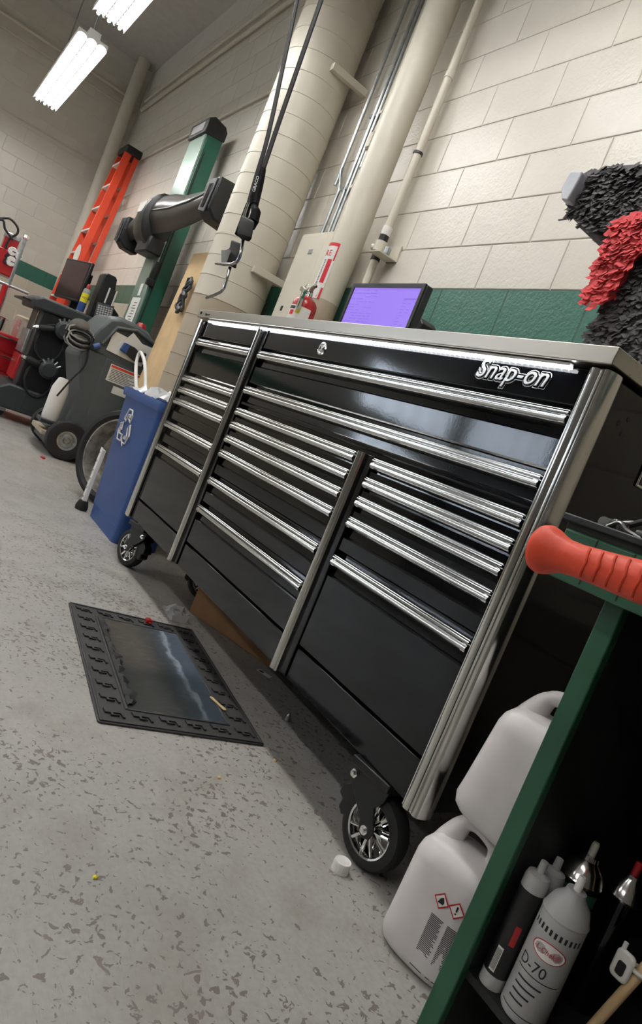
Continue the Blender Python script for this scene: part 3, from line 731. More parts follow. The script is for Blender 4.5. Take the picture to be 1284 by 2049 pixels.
# ---- black aligner console
CX0, CX1, CY0, CY1 = -4.35, -3.70, -.10, .62
cn = thing('aligner_console', 'black rolling console cabinet with hoses and clamps hung on its side', 'cabinet', ((CX0+CX1)/2, (CY0+CY1)/2, 0))
P(MB().box((CX0+.05, CY0+.06, .28), (CX1, CY1, 1.06)), 'cabinet', 'black_plastic', cn, bevel=.012)
tpc = P(MB().prism([(CY0-.04, 1.04), (CY1+.05, 1.10), (CY1+.05, 1.18), (CY0+.02, 1.17), (CY0-.05, 1.12)], CX0-.02, CX1+.03, 'x'), 'top_shell', 'dark_grey_plastic', cn, bevel=.02)
P(MB().prism([(CY0-.06, .10), (CY1+.05, .10), (CY1+.05, .33), (CY0-.0, .33), (CY0-.08, .27)], CX0-.02, CX1+.04, 'x'), 'base_shell', 'dark_grey_plastic', cn, bevel=.02)
P(MB().prism(rrect(.06, .145, CY1-.03, .285, .02), CX1+.04, CX1+.046, 'x'), 'base_panel', 'dark_grey_plastic', cn, bevel=.004)
P(MB().box((CX0-.05, CY0-.12, 1.085), (CX1-.1, CY0+.0, 1.105)), 'keyboard_tray', 'black_plastic', cn, bevel=.004)
P(MB().box((CX1-.16, CY0+.05, .33), (CX1-.145, CY0+.06, 1.05)), 'door_edge', 'chrome', cn)
P(MB().box((CX0+.08, CY0+.03, .62), (CX1-.18, CY0+.06, .85)), 'drawer', 'galvanised', cn, bevel=.006)
P(MB().box((CX0+.08, CY0+.03, .36), (CX1-.18, CY0+.06, .60)), 'drawer', 'red_paint', cn, bevel=.006)
for (x, y) in ((CX1-.06, CY0+.02), (CX0+.08, CY0+.02), (CX1-.06, CY1-.05), (CX0+.08, CY1-.05)):
    c_ = P(MB().box((x-.02, y-.04, .06), (x+.02, y+.04, .105)), 'caster', 'galvanised', cn, bevel=.003)
    P(MB().lathe([(.0, -.016), (.045, -.016), (.05, -.008), (.05, .008), (.045, .016), (0, .016)], 20, frame((x, y-.02, .051), (0, 1, 0), (0, 0, 1))), 'caster_wheel', 'rubber', c_)
# its monitor, printer box, keyboard
mn = thing('console_monitor', 'black monitor with a dark red screen, standing on the black console', 'monitor', (-4.02, .30, 1.19))
mq = [V(150, 518, y=.18), V(178, 520, y=.18), V(166, 597, y=.18), V(131, 592, y=.18)]
X = frame((-4.02, .15, 1.25), (.97, .24, 0), (0, 0, 1))
P(MB().box((-.27, .0, -.035), (.27, .39, .0), X).box((-.16, .03, -.11), (.16, .30, -.035), X), 'casing', 'black_plastic', mn, bevel=.01)
n = NT('dark_screen'); n.col(srgb((58, 34, 36))); n.set(Roughness=.12)  # screen has one dark red base colour
P(MB().box((-.245, .025, .0), (.245, .37, .003), X), 'screen', 'dark_screen', mn)
P(MB().box((-4.06, .20, 1.176), (-3.98, .27, 1.36)), 'stand', 'black_plastic', mn, bevel=.006)
pr_ = thing('printer_stand', 'black upright cradle box on the console behind the monitor', 'box', (-3.85, .48, 1.19))
P(MB().prism([(.36, 1.181), (.58, 1.181), (.62, 1.24), (.61, 1.30), (.52, 1.36), (.48, 1.60), (.46, 1.62), (.38, 1.62), (.36, 1.60), (.36, 1.36)], -3.99, -3.77, 'x'), 'cradle', 'black_plastic', pr_, bevel=.01)
P(MB().box((-3.765, .43, 1.34), (-3.755, .52, 1.50)), 'cradle_slot', 'ink', pr_)
P(MB().cyl((-3.75, .44, 1.35), (-3.75, .44, 1.50), .008, n=8).cyl((-3.75, .51, 1.35), (-3.75, .51, 1.50), .008, n=8), 'cradle_pins', 'sign_white', pr_)
kb = thing('keypad', 'black angled keypad lying on the console top', 'keypad', (-3.70, .42, 1.18))
X = frame((-3.69, .38, 1.187), (0, 1, .18), (-.45, 0, 1))
P(MB().box((0, 0, -.015), (.16, .16, .0), X), 'case', 'dark_grey_plastic', kb, bevel=.004)
ky = MB()
for i in range(6):
    for j in range(5): ky.box((.012+i*.024, .03+j*.022, 0), (.03+i*.024, .045+j*.022, .004), X)
P(ky, 'keys', 'light_grey_plastic', kb, smooth=0, kind='stuff')
sx_, sy_ = -3.66, .28
sp_ = thing('spray_can', 'blue and yellow spray lubricant can with red cap on the console edge', 'spray can', (-3.73, .255, 1.185))
Xc = Matrix.Translation((-3.73, .255, 1.183))
P(MB().lathe([(0, 0), (.033, 0), (.034, .004), (.034, .085), (0, .085)], 24, Xc), 'can', 'blue_plastic', sp_)
P(MB().lathe([(.0342, .0), (.0342, .085)], 24, Xc @ Matrix.Translation((0, 0, .085))), 'label_band', 'yellow', sp_)
P(MB().lathe([(.034, .170), (.034, .195), (.026, .215), (0, .216)], 24, Xc, cap=False), 'shoulder', 'light_grey_plastic', sp_)
P(MB().lathe([(.018, .215), (.018, .25), (.010, .262), (0, .263)], 16, Xc), 'nozzle_cap', 'red_paint', sp_)
T('WD-40', 'lettering', 'ink', sp_, .028, frame((-3.694, .222, 1.30), (.15, .95, 0), (0, 0, 1)), sx=.85)
def clamp(y0, z0, y1, z1, zh, label):
    x = CX1+.075
    c_ = thing('wheel_clamp', label, 'clamp', (x, y0, z0), group='wheel clamps on the console')
    a, b = Vector((x, y0, z0)), Vector((x, y1, z1)); d = (b-a)
    P(MB().cyl(a-d*.18, a+d*.05, .017, n=10).cyl(a-d*.02, a+d*.12, .024, n=10), 'chrome_tip', 'chrome', c_)
    P(MB().tube([a+d*.12, a+d*.3, a+d*.9, b], [.022, .031, .031, .024], 12), 'grip', 'rubber', c_)
    h = b+d.normalized()*.09
    P(MB().lathe([(0, -.05), (.06, -.05), (.085, -.02), (.085, .02), (.05, .05), (0, .05)], 18, frame(h, (0, .3, 1), (0, 1, -.3))), 'hub', 'dark_grey_plastic', c_)
    for k in range(5):
        an = rad(40+k*24); P(MB().cyl(h+Vector((.03, .03*cos(an), .03*sin(an))), h+Vector((.03, .11*cos(an), .11*sin(an))), .009, n=6), 'finger', 'galvanised', c_)
    P(MB().cyl((CX1, h.y, h.z), h, .02, n=8), 'hanger', 'black_plastic', c_)
    return h
clamp(-.06, .885, .085, .93, 0, 'wheel clamp with black grip hung high on the console side, hose coiled below')
clamp(-.07, .60, .07, .58, 0, 'wheel clamp with black grip hung low on the console side')
for k, (yy, zz, rr, lb_) in enumerate(((.10, .80, .15, 'black hose coil hanging under the upper wheel clamp'), (.12, .46, .15, 'black hose coil hanging under the lower wheel clamp'))):
    pts = []
    for i in range(44):
        a_ = 2*pi*i/15; pts.append((CX1+.05+.008*sin(i*.7), yy+rr*(.8+.05*sin(i))*cos(a_), zz+rr*1.15*sin(a_)))
    tag(MB().tube(pts, .009, 7).build('hose_coil', 'rubber'), lb_, 'hose', 'hose coils on the console')

# ---- grey refrigerant machine
GX0, GX1 = -2.98, -2.42
gm = thing('refrigerant_machine', 'big grey wheeled service machine with a document pocket in its hood', 'machine', ((GX0+GX1)/2, .35, 0))
body = [(.16, .16), (.60, .10), (.66, .62), (.70, .88), (.14, .90), (.10, .80), (.20, .55), (.17, .30)]
P(MB().prism(body, GX0, GX1, 'x'), 'body', 'grey_plastic', gm, bevel=.02)
pn = P(MB().prism([(.30, .14), (.60, .12), (.655, .60), (.69, .84), (.30, .86)], GX1, GX1+.008, 'x'), 'side_panel', 'grey_plastic', gm, bevel=.006)
hood = []
for x, k in ((GX0, .90), (GX0+.05, .98), (GX1-.05, 1.0), (GX1, .93)):
    prof = [(.10, .86), (.11, .92), (.16, 1.06), (.22, 1.17), (.30, 1.20), (.42, 1.20), (.54, 1.18), (.63, 1.12), (.68, 1.02), (.72, .90), (.71, .86)]
    hood.append([Vector((x, .40+(y-.40)*k, .86+(z-.86)*k)) for y, z in prof])
P(MB().loft(hood), 'hood', 'grey_plastic', gm, bevel=.012)
P(MB().prism([(.25, .98), (.31, 1.10), (.44, 1.13), (.58, 1.09), (.635, .96), (.60, .91), (.32, .93)], GX1-.006, GX1+.004, 'x'), 'pocket', 'dark_grey_plastic', gm, bevel=.008)
P(MB().tube([(GX1+.01, .23, .95), (GX1+.012, .29, 1.11), (GX1+.012, .44, 1.15), (GX1+.012, .60, 1.11), (GX1+.01, .66, .95)], .014, 8), 'pocket_rim', 'grey_plastic', gm)
P(MB().box((GX1-.1, .66, .84), (GX1-.04, .76, .90)).box((GX0+.1, .66, .84), (GX0+.16, .76, .90)).box((GX0+.1, .74, .85), (GX1-.04, .775, .885)), 'push_handle', 'black_plastic', gm, bevel=.01)
hl = V(335, 745, x=GX1)
P(MB().tube([(GX1-.02, .64, .90), (GX1+.01, .72, .90), (GX1+.015, .795, .91), (GX1+.01, .80, .95), (GX1, .72, .965), (GX1-.02, .66, .96)], .011, 8), 'grab_loop', 'black_plastic', gm)
P(MB().lathe([(0, .05), (.03, .045), (.042, .02), (.042, 0)], 16, Matrix.Translation((GX1-.14, .50, 1.185))), 'warning_lamp', 'red_paint', gm)
P(MB().prism([(.10, .06), (.68, .04), (.68, .13), (.30, .17), (.14, .20), (.10, .19)], GX0-.02, GX1+.03, 'x'), 'base', 'grey_plastic', gm, bevel=.012)
st_ = P(MB().box((GX1+.008, .345, .70), (GX1+.010, .64, .835)), 'warning_sticker', 'paper', gm)
P(MB().box((GX1+.010, .35, .812), (GX1+.011, .635, .83)), 'sticker_heading', 'orange_fibre', st_)
lt_ = MB()
for i in range(8): lt_.box((GX1+.010, .36+(i % 2)*.0, .712+i*.012), (GX1+.0108, .50+.1*((i*7) % 5)/5, .716+i*.012))
P(lt_, 'sticker_print', 'ink', st_, smooth=0, kind='stuff')
P(MB().box((GX1+.008, .42, .62), (GX1+.010, .56, .68)), 'small_sticker', 'paper', gm)
P(MB().box((GX1-.002, .135, .93), (GX1+.004, .16, .97)), 'badge', 'paper', gm)
for x in (GX1+.065, GX0-.065):
    s = 1 if x > -2.7 else -1
    w_ = P(MB().lathe([(.075, -.035), (.12, -.045), (.145, -.04), (.155, -.02), (.155, .02), (.145, .04), (.12, .045), (.075, .035)], 36, frame((x, .215, .1555), (0, 1, 0), (0, 0, 1)), cap=False), 'wheel_tire', 'rubber', gm)
    P(MB().lathe([(0, -.03), (.02, -.035), (.03, -.02), (.055, -.012), (.06, -.026), (.076, -.03), (.076, .03), (.06, .026), (.055, .012), (.03, .02), (.02, .035), (0, .03)], 28, frame((x, .215, .1555), (0, 1, 0), (0, 0, 1))), 'wheel_hub', 'galvanised', w_)
P(MB().box((GX0+.1, .04, .13), (GX1-.02, .20, .17)), 'foot_bar', 'tan_paint', gm, bevel=.008)
P(MB().lathe([(0, 0), (.06, 0), (.065, .02), (.065, .25), (.04, .33), (.03, .34), (0, .34)], 20, Matrix.Translation((GX1-.12, .085, .25))), 'oil_bottle', 'sign_white', gm)
P(MB().box((GX1-.22, .01, .22), (GX1-.02, .20, .25)), 'bottle_shelf', 'dark_grey_plastic', gm, bevel=.004)
# cable bundle hung at its front corner
cb = thing('cable_bundle', 'tangled bundle of grey and black leads hung on the grey machine', 'cables', (GX1-.05, .05, .75))
RC = random.Random(11)
for k in range(7):
    pts = []; ph = RC.uniform(0, 6); r0_ = RC.uniform(.07, .11)
    for i in range(22):
        a_ = ph+2*pi*i/11; pts.append((GX1-.02+.05*sin(a_*.5+k), .06+r0_*cos(a_), .93+.05*sin(a_)+.012*k-.04))
    P(MB().tube(pts, .007, 6), 'lead', 'light_grey_plastic' if k % 3 == 0 else 'rubber', cb)
P(MB().tube(bez([(GX1, .14, .92), (GX1+.02, .16, .75), (GX1+.03, .10, .6), (GX1+.02, .05, .45)]), .007, 6), 'lead', 'rubber', cb)
P(MB().lathe([(0, .02), (.05, .015), (.075, 0), (.05, -.015), (0, -.02)], 16, frame((GX1-.0, .03, 1.0), (0, 1, 0), (.6, 0, .8))), 'gauge_pad', 'light_grey_plastic', cb)
P(MB().cyl((GX1+.03, .17, .90), (GX1+.03, .21, .93), .022, n=10), 'blue_coupler', 'blue_plastic', cb)
# documents in the pocket
for k, (y0, z0, w_, h_, rt_, lb_) in enumerate(((.27, .92, .30, .16, .06, 'pale manual standing at the back of the machine pocket'), (.35, .92, .27, .15, -.02, 'printed sheet standing in front in the machine pocket'), (.36, 1.02, .16, .12, .5, 'loose paper sticking out on top of the machine pocket'))):
    X = frame((GX1+.006+.003*k, y0, z0), (0, cos(rt_), -sin(rt_)), (0, sin(rt_), cos(rt_)))
    tag(MB().box((0, 0, 0), (w_, h_, .0025), X).build('document', 'paper'), lb_, 'paper', 'papers in the machine pocket')
gl = thing('work_glove', 'dark glove with a blue cuff tucked in the machine pocket', 'glove', (GX1+.025, .46, .98))
gp = [(0, 0), (.10, -.02), (.15, .0), (.17, .02), (.165, .04), (.15, .045), (.16, .075), (.14, .085), (.12, .06), (.05, .075), (0, .07)]
P(MB().prism(gp, 0, .03, 'z', frame((GX1+.016, .40, .955), (0, 1, -.15), (0, .15, 1))), 'palm', 'black_plastic', gl, bevel=.006)
P(MB().prism([(-.04, .0), (.012, -.006), (.012, .074), (-.035, .068)], -.002, .034, 'z', frame((GX1+.016, .40, .955), (0, 1, -.15), (0, .15, 1))), 'cuff', 'blue_plastic', gl, bevel=.006)

# ---- red pressure machine at the left edge
rm = thing('pressure_tester', 'red wheeled tester with white dial gauges and a tall chrome pole', 'machine', (-5.5, -.3, 0))
gx = -5.45
P(MB().box((gx-.35, -.60, 1.30), (gx, -.17, 1.57)), 'gauge_box', 'red_paint', rm, bevel=.012)
P(MB().box((gx-.22, -.37, 1.57), (gx-.06, -.22, 1.74)), 'filler_head', 'red_paint', rm, bevel=.012)
P(MB().box((gx-.23, -.375, 1.70), (gx-.05, -.215, 1.755)), 'head_cap', 'galvanised', rm, bevel=.01)
for (u, v, r_) in ((22, 523, .055), (25, 503, .048), (38, 513, .04)):
    q = V(u, v, x=gx+.01)
    g_ = P(MB().lathe([(0, .03), (r_*.9, .03), (r_, .022), (r_, 0)], 24, frame((gx, q.y, q.z), (0, 1, 0), (0, 0, 1))), 'dial', 'sign_white', rm)
    P(MB().box((gx+.031, q.y-.003, q.z-.004), (gx+.033, q.y+r_*.7, q.z+.004)), 'dial_needle', 'ink', g_)
for (u, v) in ((14, 511), (12, 518), (10, 524)):
    q = V(u, v, x=gx+.01); P(MB().cyl((gx, q.y, q.z), (gx+.03, q.y, q.z), .018, n=12), 'knob', 'black_plastic', rm)
P(MB().cyl((gx+.06, -.19, .12), (gx+.06, -.19, 1.74), .018, n=12), 'pole', 'galvanised', rm)
P(MB().lathe([(0, .06), (.03, .05), (.035, .02), (.02, 0), (0, 0)], 12, Matrix.Translation((gx+.06, -.19, 1.74))), 'pole_knob', 'chrome', rm)
P(MB().cyl((gx+.06, -.21, 1.20), (gx+.06, -.21, .12), .04, n=14), 'red_column', 'red_paint', rm)
P(MB().cyl((gx+.11, -.19, 1.19), (gx+.11, -.19, .12), .012, n=10), 'side_rod', 'chrome', rm)
P(MB().cyl((gx+.06, -.70, 1.20), (gx+.06, .02, 1.22), .018, n=12), 'cross_bar', 'galvanised', rm)
P(MB().box((gx-.35, -.65, .10), (gx+.12, -.12, .16)), 'base', 'red_paint', rm, bevel=.01)
for (x, y) in ((gx-.28, -.58), (gx-.28, -.18), (gx+.06, -.58), (gx+.06, -.18)):
    P(MB().lathe([(0, -.02), (.045, -.02), (.05, -.01), (.05, .01), (.045, .02), (0, .02)], 18, frame((x, y, .0505), (0, 1, 0), (0, 0, 1))).box((x-.02, y-.01, .05), (x+.02, y+.01, .105)), 'wheel', 'rubber', rm)
ph = [V(0, 437, x=gx), V(20, 438, x=gx), V(35, 455, x=gx), V(34, 468, x=gx), V(22, 475, x=gx), V(14, 487, x=gx), V(11, 497, x=gx)]
P(MB().tube(bez(ph), .012, 8), 'hose', 'rubber', rm)
P(MB().tube(bez([V(-30, 445, x=gx+.03), V(4, 440, x=gx+.03), V(10, 458, x=gx+.03), V(22, 475, x=gx+.03), V(26, 481, x=gx+.03)]), .012, 8), 'hose', 'rubber', rm)
# ---- red tool cart in front of it with a clear jar and a chrome cup
rc = thing('red_cart', 'low red tool cart with slotted drawers at the left edge', 'tool cart', (-5.0, -.1, 0))
rx0, rx1, ry0, ry1 = -5.25, -4.72, -.42, .10
P(MB().box((rx0, ry0, .13), (rx1, ry1, .72)), 'body', 'red_paint', rc, bevel=.01)
for i in range(3):
    d_ = P(MB().box((rx1, ry0+.02, .16+i*.19), (rx1+.012, ry1-.02, .33+i*.19)), 'drawer', 'red_paint', rc, bevel=.004)
    P(MB().box((rx1+.012, ry0+.05, .295+i*.19), (rx1+.03, ry1-.05, .31+i*.19)), 'drawer_handle', 'chrome', d_, bevel=.003)
for (x, y) in ((rx0+.06, ry0+.06), (rx1-.06, ry0+.06), (rx0+.06, ry1-.06), (rx1-.06, ry1-.06)):
    P(MB().lathe([(0, -.018), (.055, -.018), (.06, 0), (.055, .018), (0, .018)], 18, frame((x, y, .0605), (0, 1, 0), (0, 0, 1))).box((x-.02, y-.01, .06), (x+.02, y+.01, .135)), 'wheel', 'rubber', rc)
n = NT('clear_plastic'); n.col((.9, .85, .85, 1)); n.set(Roughness=.15, Transmission_Weight=.85, IOR=1.3)
jr = thing('plastic_jar', 'cloudy clear plastic jar with dark lid on the red cart', 'jar', (-4.85, .0, .72))
P(MB().lathe([(0, .001), (.09, .001), (.10, .03), (.10, .16), (.085, .19), (0, .19)], 24, Matrix.Translation((-4.85, -.0, .72))), 'jar_body', 'clear_plastic', jr)
P(MB().lathe([(0, .19), (.088, .19), (.09, .22), (.06, .235), (0, .235)], 24, Matrix.Translation((-4.85, -.0, .72))), 'lid', 'tan_paint', jr)
tag(MB().lathe([(0, .001), (.045, .001), (.05, .13), (.055, .135), (.055, .145), (.045, .145), (.04, .02), (0, .02)], 20, Matrix.Translation((-4.82, -.20, .72))).build('steel_cup', 'chrome'), 'shiny steel cup on the red cart beside the jar', 'cup')

# ---- plywood sheets leaning by the ringed column
def ply(x0, x1, ya, yb3, z1, label, th=.018):
    o = thing('plywood_board', label, 'board', ((x0+x1)/2, ya, 0), group='boards by the column')
    P(MB().loft([[Vector((x0, y, z)), Vector((x1, y, z)), Vector((x1, y+th, z)), Vector((x0, y+th, z))] for y, z in ((ya, .001), (yb3, z1))]), 'sheet', 'plywood', o)
    P(MB().loft([[Vector((x1, y, z)), Vector((x1+.004, y, z)), Vector((x1+.004, y+th, z)), Vector((x1, y+th, z))] for y, z in ((ya, .001), (yb3, z1))]), 'edge_band', 'tan_paint', o)
ply(-2.25, -1.45, .50, .585, 1.86, 'tall pale plywood board leaning beside the ringed column')
ply(-2.10, -1.60, .455, .545, 1.42, 'shorter plywood board leaning in front of the tall one')
wh = thing('wire_harness', 'dark bundle of clips and wire hanging on the plywood board', 'wire', (-1.95, .62, 1.4))
RW = random.Random(5)
c0 = V(382, 560, y=.545); c1 = V(358, 625, y=.515)
for k in range(5):
    pts = [c0.lerp(c1, t)+Vector((RW.uniform(-.05, .05), RW.uniform(-.02, .0), RW.uniform(-.02, .02))) for t in (0, .2, .4, .6, .8, 1)]
    P(MB().tube(bez(pts, 5), .013, 6), 'strand', 'rubber' if k % 2 else 'dark_grey_plastic', wh)

# ---- loose wheel and tyre behind the bin
wl_ = thing('loose_wheel', 'car wheel with thin tyre and bare silver rim standing behind the blue bin', 'wheel', (-1.08, .262, 0))
ax = Vector((.52, -.85, .05)).normalized(); uu = Vector((0, 0, 1)); uu = (uu-ax*uu.dot(ax)).normalized(); vv = ax.cross(uu)
Xw = Matrix((uu, vv, ax)).transposed().to_4x4(); Xw.translation = Vector((-1.08, .262, .304))
P(MB().lathe([(.235, -.075), (.262, -.095), (.288, -.09), (.300, -.07), (.303, 0), (.300, .07), (.288, .09), (.262, .095), (.235, .075)], 56, Xw, cap=False), 'tyre', 'rubber', wl_)
n = NT('worn_rim'); n.col(n.ramp(n.noise(14, 5, .7), (.3, srgb((120, 112, 100))), (.6, srgb((196, 192, 184))))); n.set(Metallic=.85, Roughness=.35)
P(MB().lathe([(.243, .076), (.238, .084), (.231, .082), (.226, .07), (.218, .05), (.212, .02), (.208, -.05), (.220, -.065), (.238, -.078), (.242, -.075)], 56, Xw, cap=False), 'rim_barrel', 'worn_rim', wl_)
P(MB().lathe([(.209, -.03), (.14, -.045), (.10, -.03), (.06, -.035), (.04, -.02), (0, -.02)], 40, Xw, cap=False), 'rim_face', 'worn_rim', wl_)
for k in range(5):
    a_ = 2*pi*k/5; q = Xw @ Vector((.075*cos(a_), .075*sin(a_), -.032)); P(MB().cyl(q, q+ax*.012, .011, n=8), 'lug_hole', 'ink', wl_)
P(MB().cyl(Xw @ Vector((.19, .08, .0)), Xw @ Vector((.215, .09, .03)), .008, n=8), 'valve_stem', 'rubber', wl_)

# ---- white studded leg beside the bin
wl2 = thing('studded_leg', 'white studded metal leg with black rubber foot beside the blue bin', 'leg', (-.80, .045, 0))
a, b = Vector((-.785, .040, .03)), Vector((-.822, .052, .36))
P(MB().loft([[p_+Vector(d_) for d_ in ((-.018, -.012, 0), (.018, -.012, 0), (.018, .012, 0), (-.018, .012, 0))] for p_ in (a, b)]), 'bar', 'sign_white', wl2, bevel=.003)
for i in range(6):
    q = a.lerp(b, .15+i*.16); P(MB().lathe([(0, .006), (.006, .004), (.007, 0)], 10, frame(q+Vector((0, -.012, 0)), (1, 0, 0), (0, 0, 1))), 'stud', 'galvanised', wl2)
P(MB().lathe([(0, 0.0005), (.034, 0.0005), (.036, .02), (.026, .055), (0, .06)], 16, Matrix.Translation((-.785, .040, 0))), 'rubber_foot', 'rubber', wl2)
P(MB().box((-.842, .04, .35), (-.805, .046, .37)), 'top_bracket', 'sign_white', wl2, bevel=.002)

# ---- blue recycling bin
bn = thing('recycling_bin', 'tall slim blue recycling bin with white arrows beside the tool chest', 'bin', (-.46, .20, 0))
def brect(z, g): # g: 0 bottom .. 1 top
    x0, x1, y0, y1 = -.715-.11*g, -.215+.02*g, .072-.02*g, .315+.02*g
    return [Vector((x, y, z)) for x, y in rrect(x0, y0, x1, y1, .03, 3)]
rings = [brect(.001, 0), brect(.08, .08), brect(.082, .16), brect(.70, 1)]
inner = [[Vector((v.x*1, v.y, .70)) for v in brect(.70, .75)], [Vector((v.x, v.y, .45)) for v in brect(.45, .55)]]
P(MB().loft(rings), 'body', 'blue_plastic', bn)
P(MB().loft([brect(.695, 1.3), brect(.735, 1.5), brect(.745, 1.35), brect(.745, .9), brect(.705, .8)], cap=False), 'rim', 'blue_plastic', bn)
arrow = [(-.5, -.15), (-.16, .42), (.10, .42), (.02, .55), (.30, .46), (.36, .18), (.27, .30), (.12, .05)]
def recyc(c0, sz, y):
    for k in range(3):
        a_ = -2*pi*k/3
        # a folded ribbon arrow: outline only, as on the bin
        o_ = [(-.36, .10), (-.17, .44), (.17, .44), (.27, .27), (.36, .32), (.30, .05), (.06, .15), (.15, .20), (.10, .28), (-.02, .28), (-.17, .02)]
        pts = [(x*cos(a_)-(y_+.18)*sin(a_), x*sin(a_)+(y_+.18)*cos(a_)) for x, y_ in o_]
        w3 = [Vector((c0[0]+p_[0]*sz, y-.04*((c0[1]+p_[1]*sz)-.4)/1.0, c0[1]+p_[1]*sz)) for p_ in pts]
        P(MB().tube(w3, .0045, 5, closed=True), 'recycling_arrow', 'sign_white', bn)
q = V(255, 858, y=.062)
recyc((q.x, q.z), .165, .0545)
# crumpled liner and white hose loop
lg = MB(); RB = random.Random(2); NX, NY = 15, 9; vs = []
for j in range(NY):
    for i in range(NX):
        x = -.80+.59*i/(NX-1); y = .075+.24*j/(NY-1)
        e = min(i, NX-1-i, j*1.5, (NY-1-j)*1.5)
        z_ = .742+min(e, 2)*.018+RB.uniform(-.02, .03)*(1 if e > 0 else .4)+.05*max(0, (x+.5))*2*(1 if e > 0 else .3)
        vs.append((x+RB.uniform(-.01, .01), y+RB.uniform(-.008, .008), z_))
lg.add(vs, [(j*NX+i, j*NX+i+1, (j+1)*NX+i+1, (j+1)*NX+i) for j in range(NY-1) for i in range(NX-1)])
n = NT('film_plastic'); n.col(srgb((226, 228, 228))); n.set(Roughness=.22, Alpha=.75)
tag(lg.build('bin_liner', 'film_plastic', smooth=20, fix=False), 'crumpled white plastic bag filling the blue bin', 'bag')
hp = [V(276, 815, y=.2), V(272, 760, y=.2), V(273, 725, y=.2), V(280, 705, y=.2), V(288, 720, y=.2), V(291, 750, y=.2), V(290, 820, y=.2)]
tag(MB().tube(bez(hp), .011, 10).build('white_hose', 'sign_white'), 'loop of white hose sticking up out of the blue bin', 'hose')

# ================================================================== oil guns hanging on hoses
plain('gun_black', (7, 7, 8), .6, var=.05, spec=.08)
GY = -.055
def G(u, v, dy=0.): return at(u, v, y=GY+dy)
og = thing('oil_gun', 'black oil dispensing gun with chrome bent spout hanging in front of the column', 'oil gun', G(470, 520), group='hanging oil guns')
top = G(590, 152); d_ = (G(590, 152)-G(540, 300))
P(MB().tube(bez([G(524, 345), G(536, 310), G(552, 262), G(590, 152), G(590, 152)+(G(590, 152)-G(552, 262))*3.2, G(590, 152)+(G(590, 152)-G(552, 262))*6.2]), .0105, 8), 'hose', 'rubber', og)
P(MB().tube([G(526, 338), G(522, 352), G(516, 372), G(509, 400), G(508, 412)], [.013, .017, .021, .022, .018], 12), 'grip', 'gun_black', og)
P(MB().tube([G(508, 412), G(512, 425), G(508, 440), G(500, 450)], [.014, .02, .022, .026], 10), 'neck', 'gun_black', og)
P(MB().tube([G(497, 405), G(490, 425), G(486, 440)], [.005, .006, .008], 8), 'trigger', 'gun_steel', og)
P(MB().loft([[G(u, v, y_) for u, v, y_ in r_] for r_ in (
    [(484, 430, -.03), (508, 442, -.03), (508, 442, .03), (484, 430, .03)],
    [(478, 445, -.035), (508, 452, -.035), (508, 452, .035), (478, 445, .035)],
    [(474, 470, -.035), (503, 478, -.035), (503, 478, .035), (474, 470, .035)],
    [(482, 478, -.025), (498, 484, -.025), (498, 484, .025), (482, 478, .025)])]), 'meter_body', 'gun_black', og, bevel=.008)
P(MB().tube([G(487, 474), G(485, 485), G(483, 500), G(479, 515), G(474, 524), G(463, 529), G(450, 529), G(432, 527)], [.008, .0075, .007, .007, .007, .007, .0075, .006], 10), 'spout', 'gun_steel', og)
T('GRACO', 'lettering', 'sign_white', og, .017, frame(G(516, 391)+Vector((.012, -.022, 0)), (G(523, 366)-G(516, 391)), RT*-1+UP*.25), ext=.0004, sx=1.2)
og2 = thing('oil_gun', 'second black oil gun hanging lower with its spout pointing left and down', 'oil gun', G(440, 580), group='hanging oil guns')
P(MB().tube(bez([G(496, 412, .05), G(512, 355, .05), G(530, 295, .05), G(545, 232, .05), G(562, 152, .05), G(562, 152, .05)+(G(562, 152, .05)-G(545, 232, .05))*4.0, G(562, 152, .05)+(G(562, 152, .05)-G(545, 232, .05))*8.0]), .0105, 8), 'hose', 'rubber', og2)
P(MB().tube([G(497, 410, .05), G(490, 432, .05), G(478, 470, .05)], [.013, .016, .02], 10), 'grip', 'gun_black', og2)
P(MB().loft([[G(u, v, y_+.055) for u, v, y_ in r_] for r_ in (
    [(463, 480, -.02), (484, 488, -.02), (484, 488, .02), (463, 480, .02)],
    [(459, 497, -.025), (482, 505, -.025), (482, 505, .025), (459, 497, .025)],
    [(446, 503, -.028), (477, 512, -.028), (477, 512, .028), (446, 503, .028)],
    [(444, 525, -.028), (472, 538, -.028), (472, 538, .028), (444, 525, .028)])]), 'meter_body', 'gun_black', og2, bevel=.006)
P(MB().box((-.02, -.03, 0), (.02, .03, .004), frame(G(452, 515, .02), RT, UP)), 'meter_display', 'light_grey_plastic', og2)
P(MB().tube([G(460, 535, .05), G(456, 550, .05), G(452, 565, .05), G(448, 577, .05), G(442, 584, .05), G(430, 590, .05), G(413, 596, .05)], [.008, .0065, .006, .006, .006, .007, .006], 10), 'spout', 'gun_steel', og2)

# ================================================================== paper pinata on the worktop
plain('black_crepe', (86, 84, 86), .8, var=.25, scale=30); plain('red_crepe', (222, 78, 82), .8, var=.2, scale=25); plain('foil', (205, 208, 216), .45, metal=.1, bump=.6, bscale=50)
PY = .40
pi_ = thing('pinata', 'black fringed paper pinata with a red band standing on the worktop', 'pinata', (1.75, PY, 1.2015))
def pp(l): return [(lambda q: (q.x, q.z))(at(u, v, y=PY-.10)) for u, v in l]
bodyp = pp([(1168, 684), (1185, 640), (1205, 600), (1240, 560), (1262, 520), (1284, 470), (1340, 430), (1420, 470), (1460, 600)])
bodyp = [(bodyp[0][0]-.015, 1.2018)]+bodyp+[(bodyp[-1][0], 1.2018)]
headp = pp([(1134, 430), (1148, 395), (1163, 365), (1185, 338), (1225, 328), (1284, 324), (1360, 335), (1410, 390), (1400, 440), (1330, 452), (1284, 452), (1235, 462), (1190, 452)])
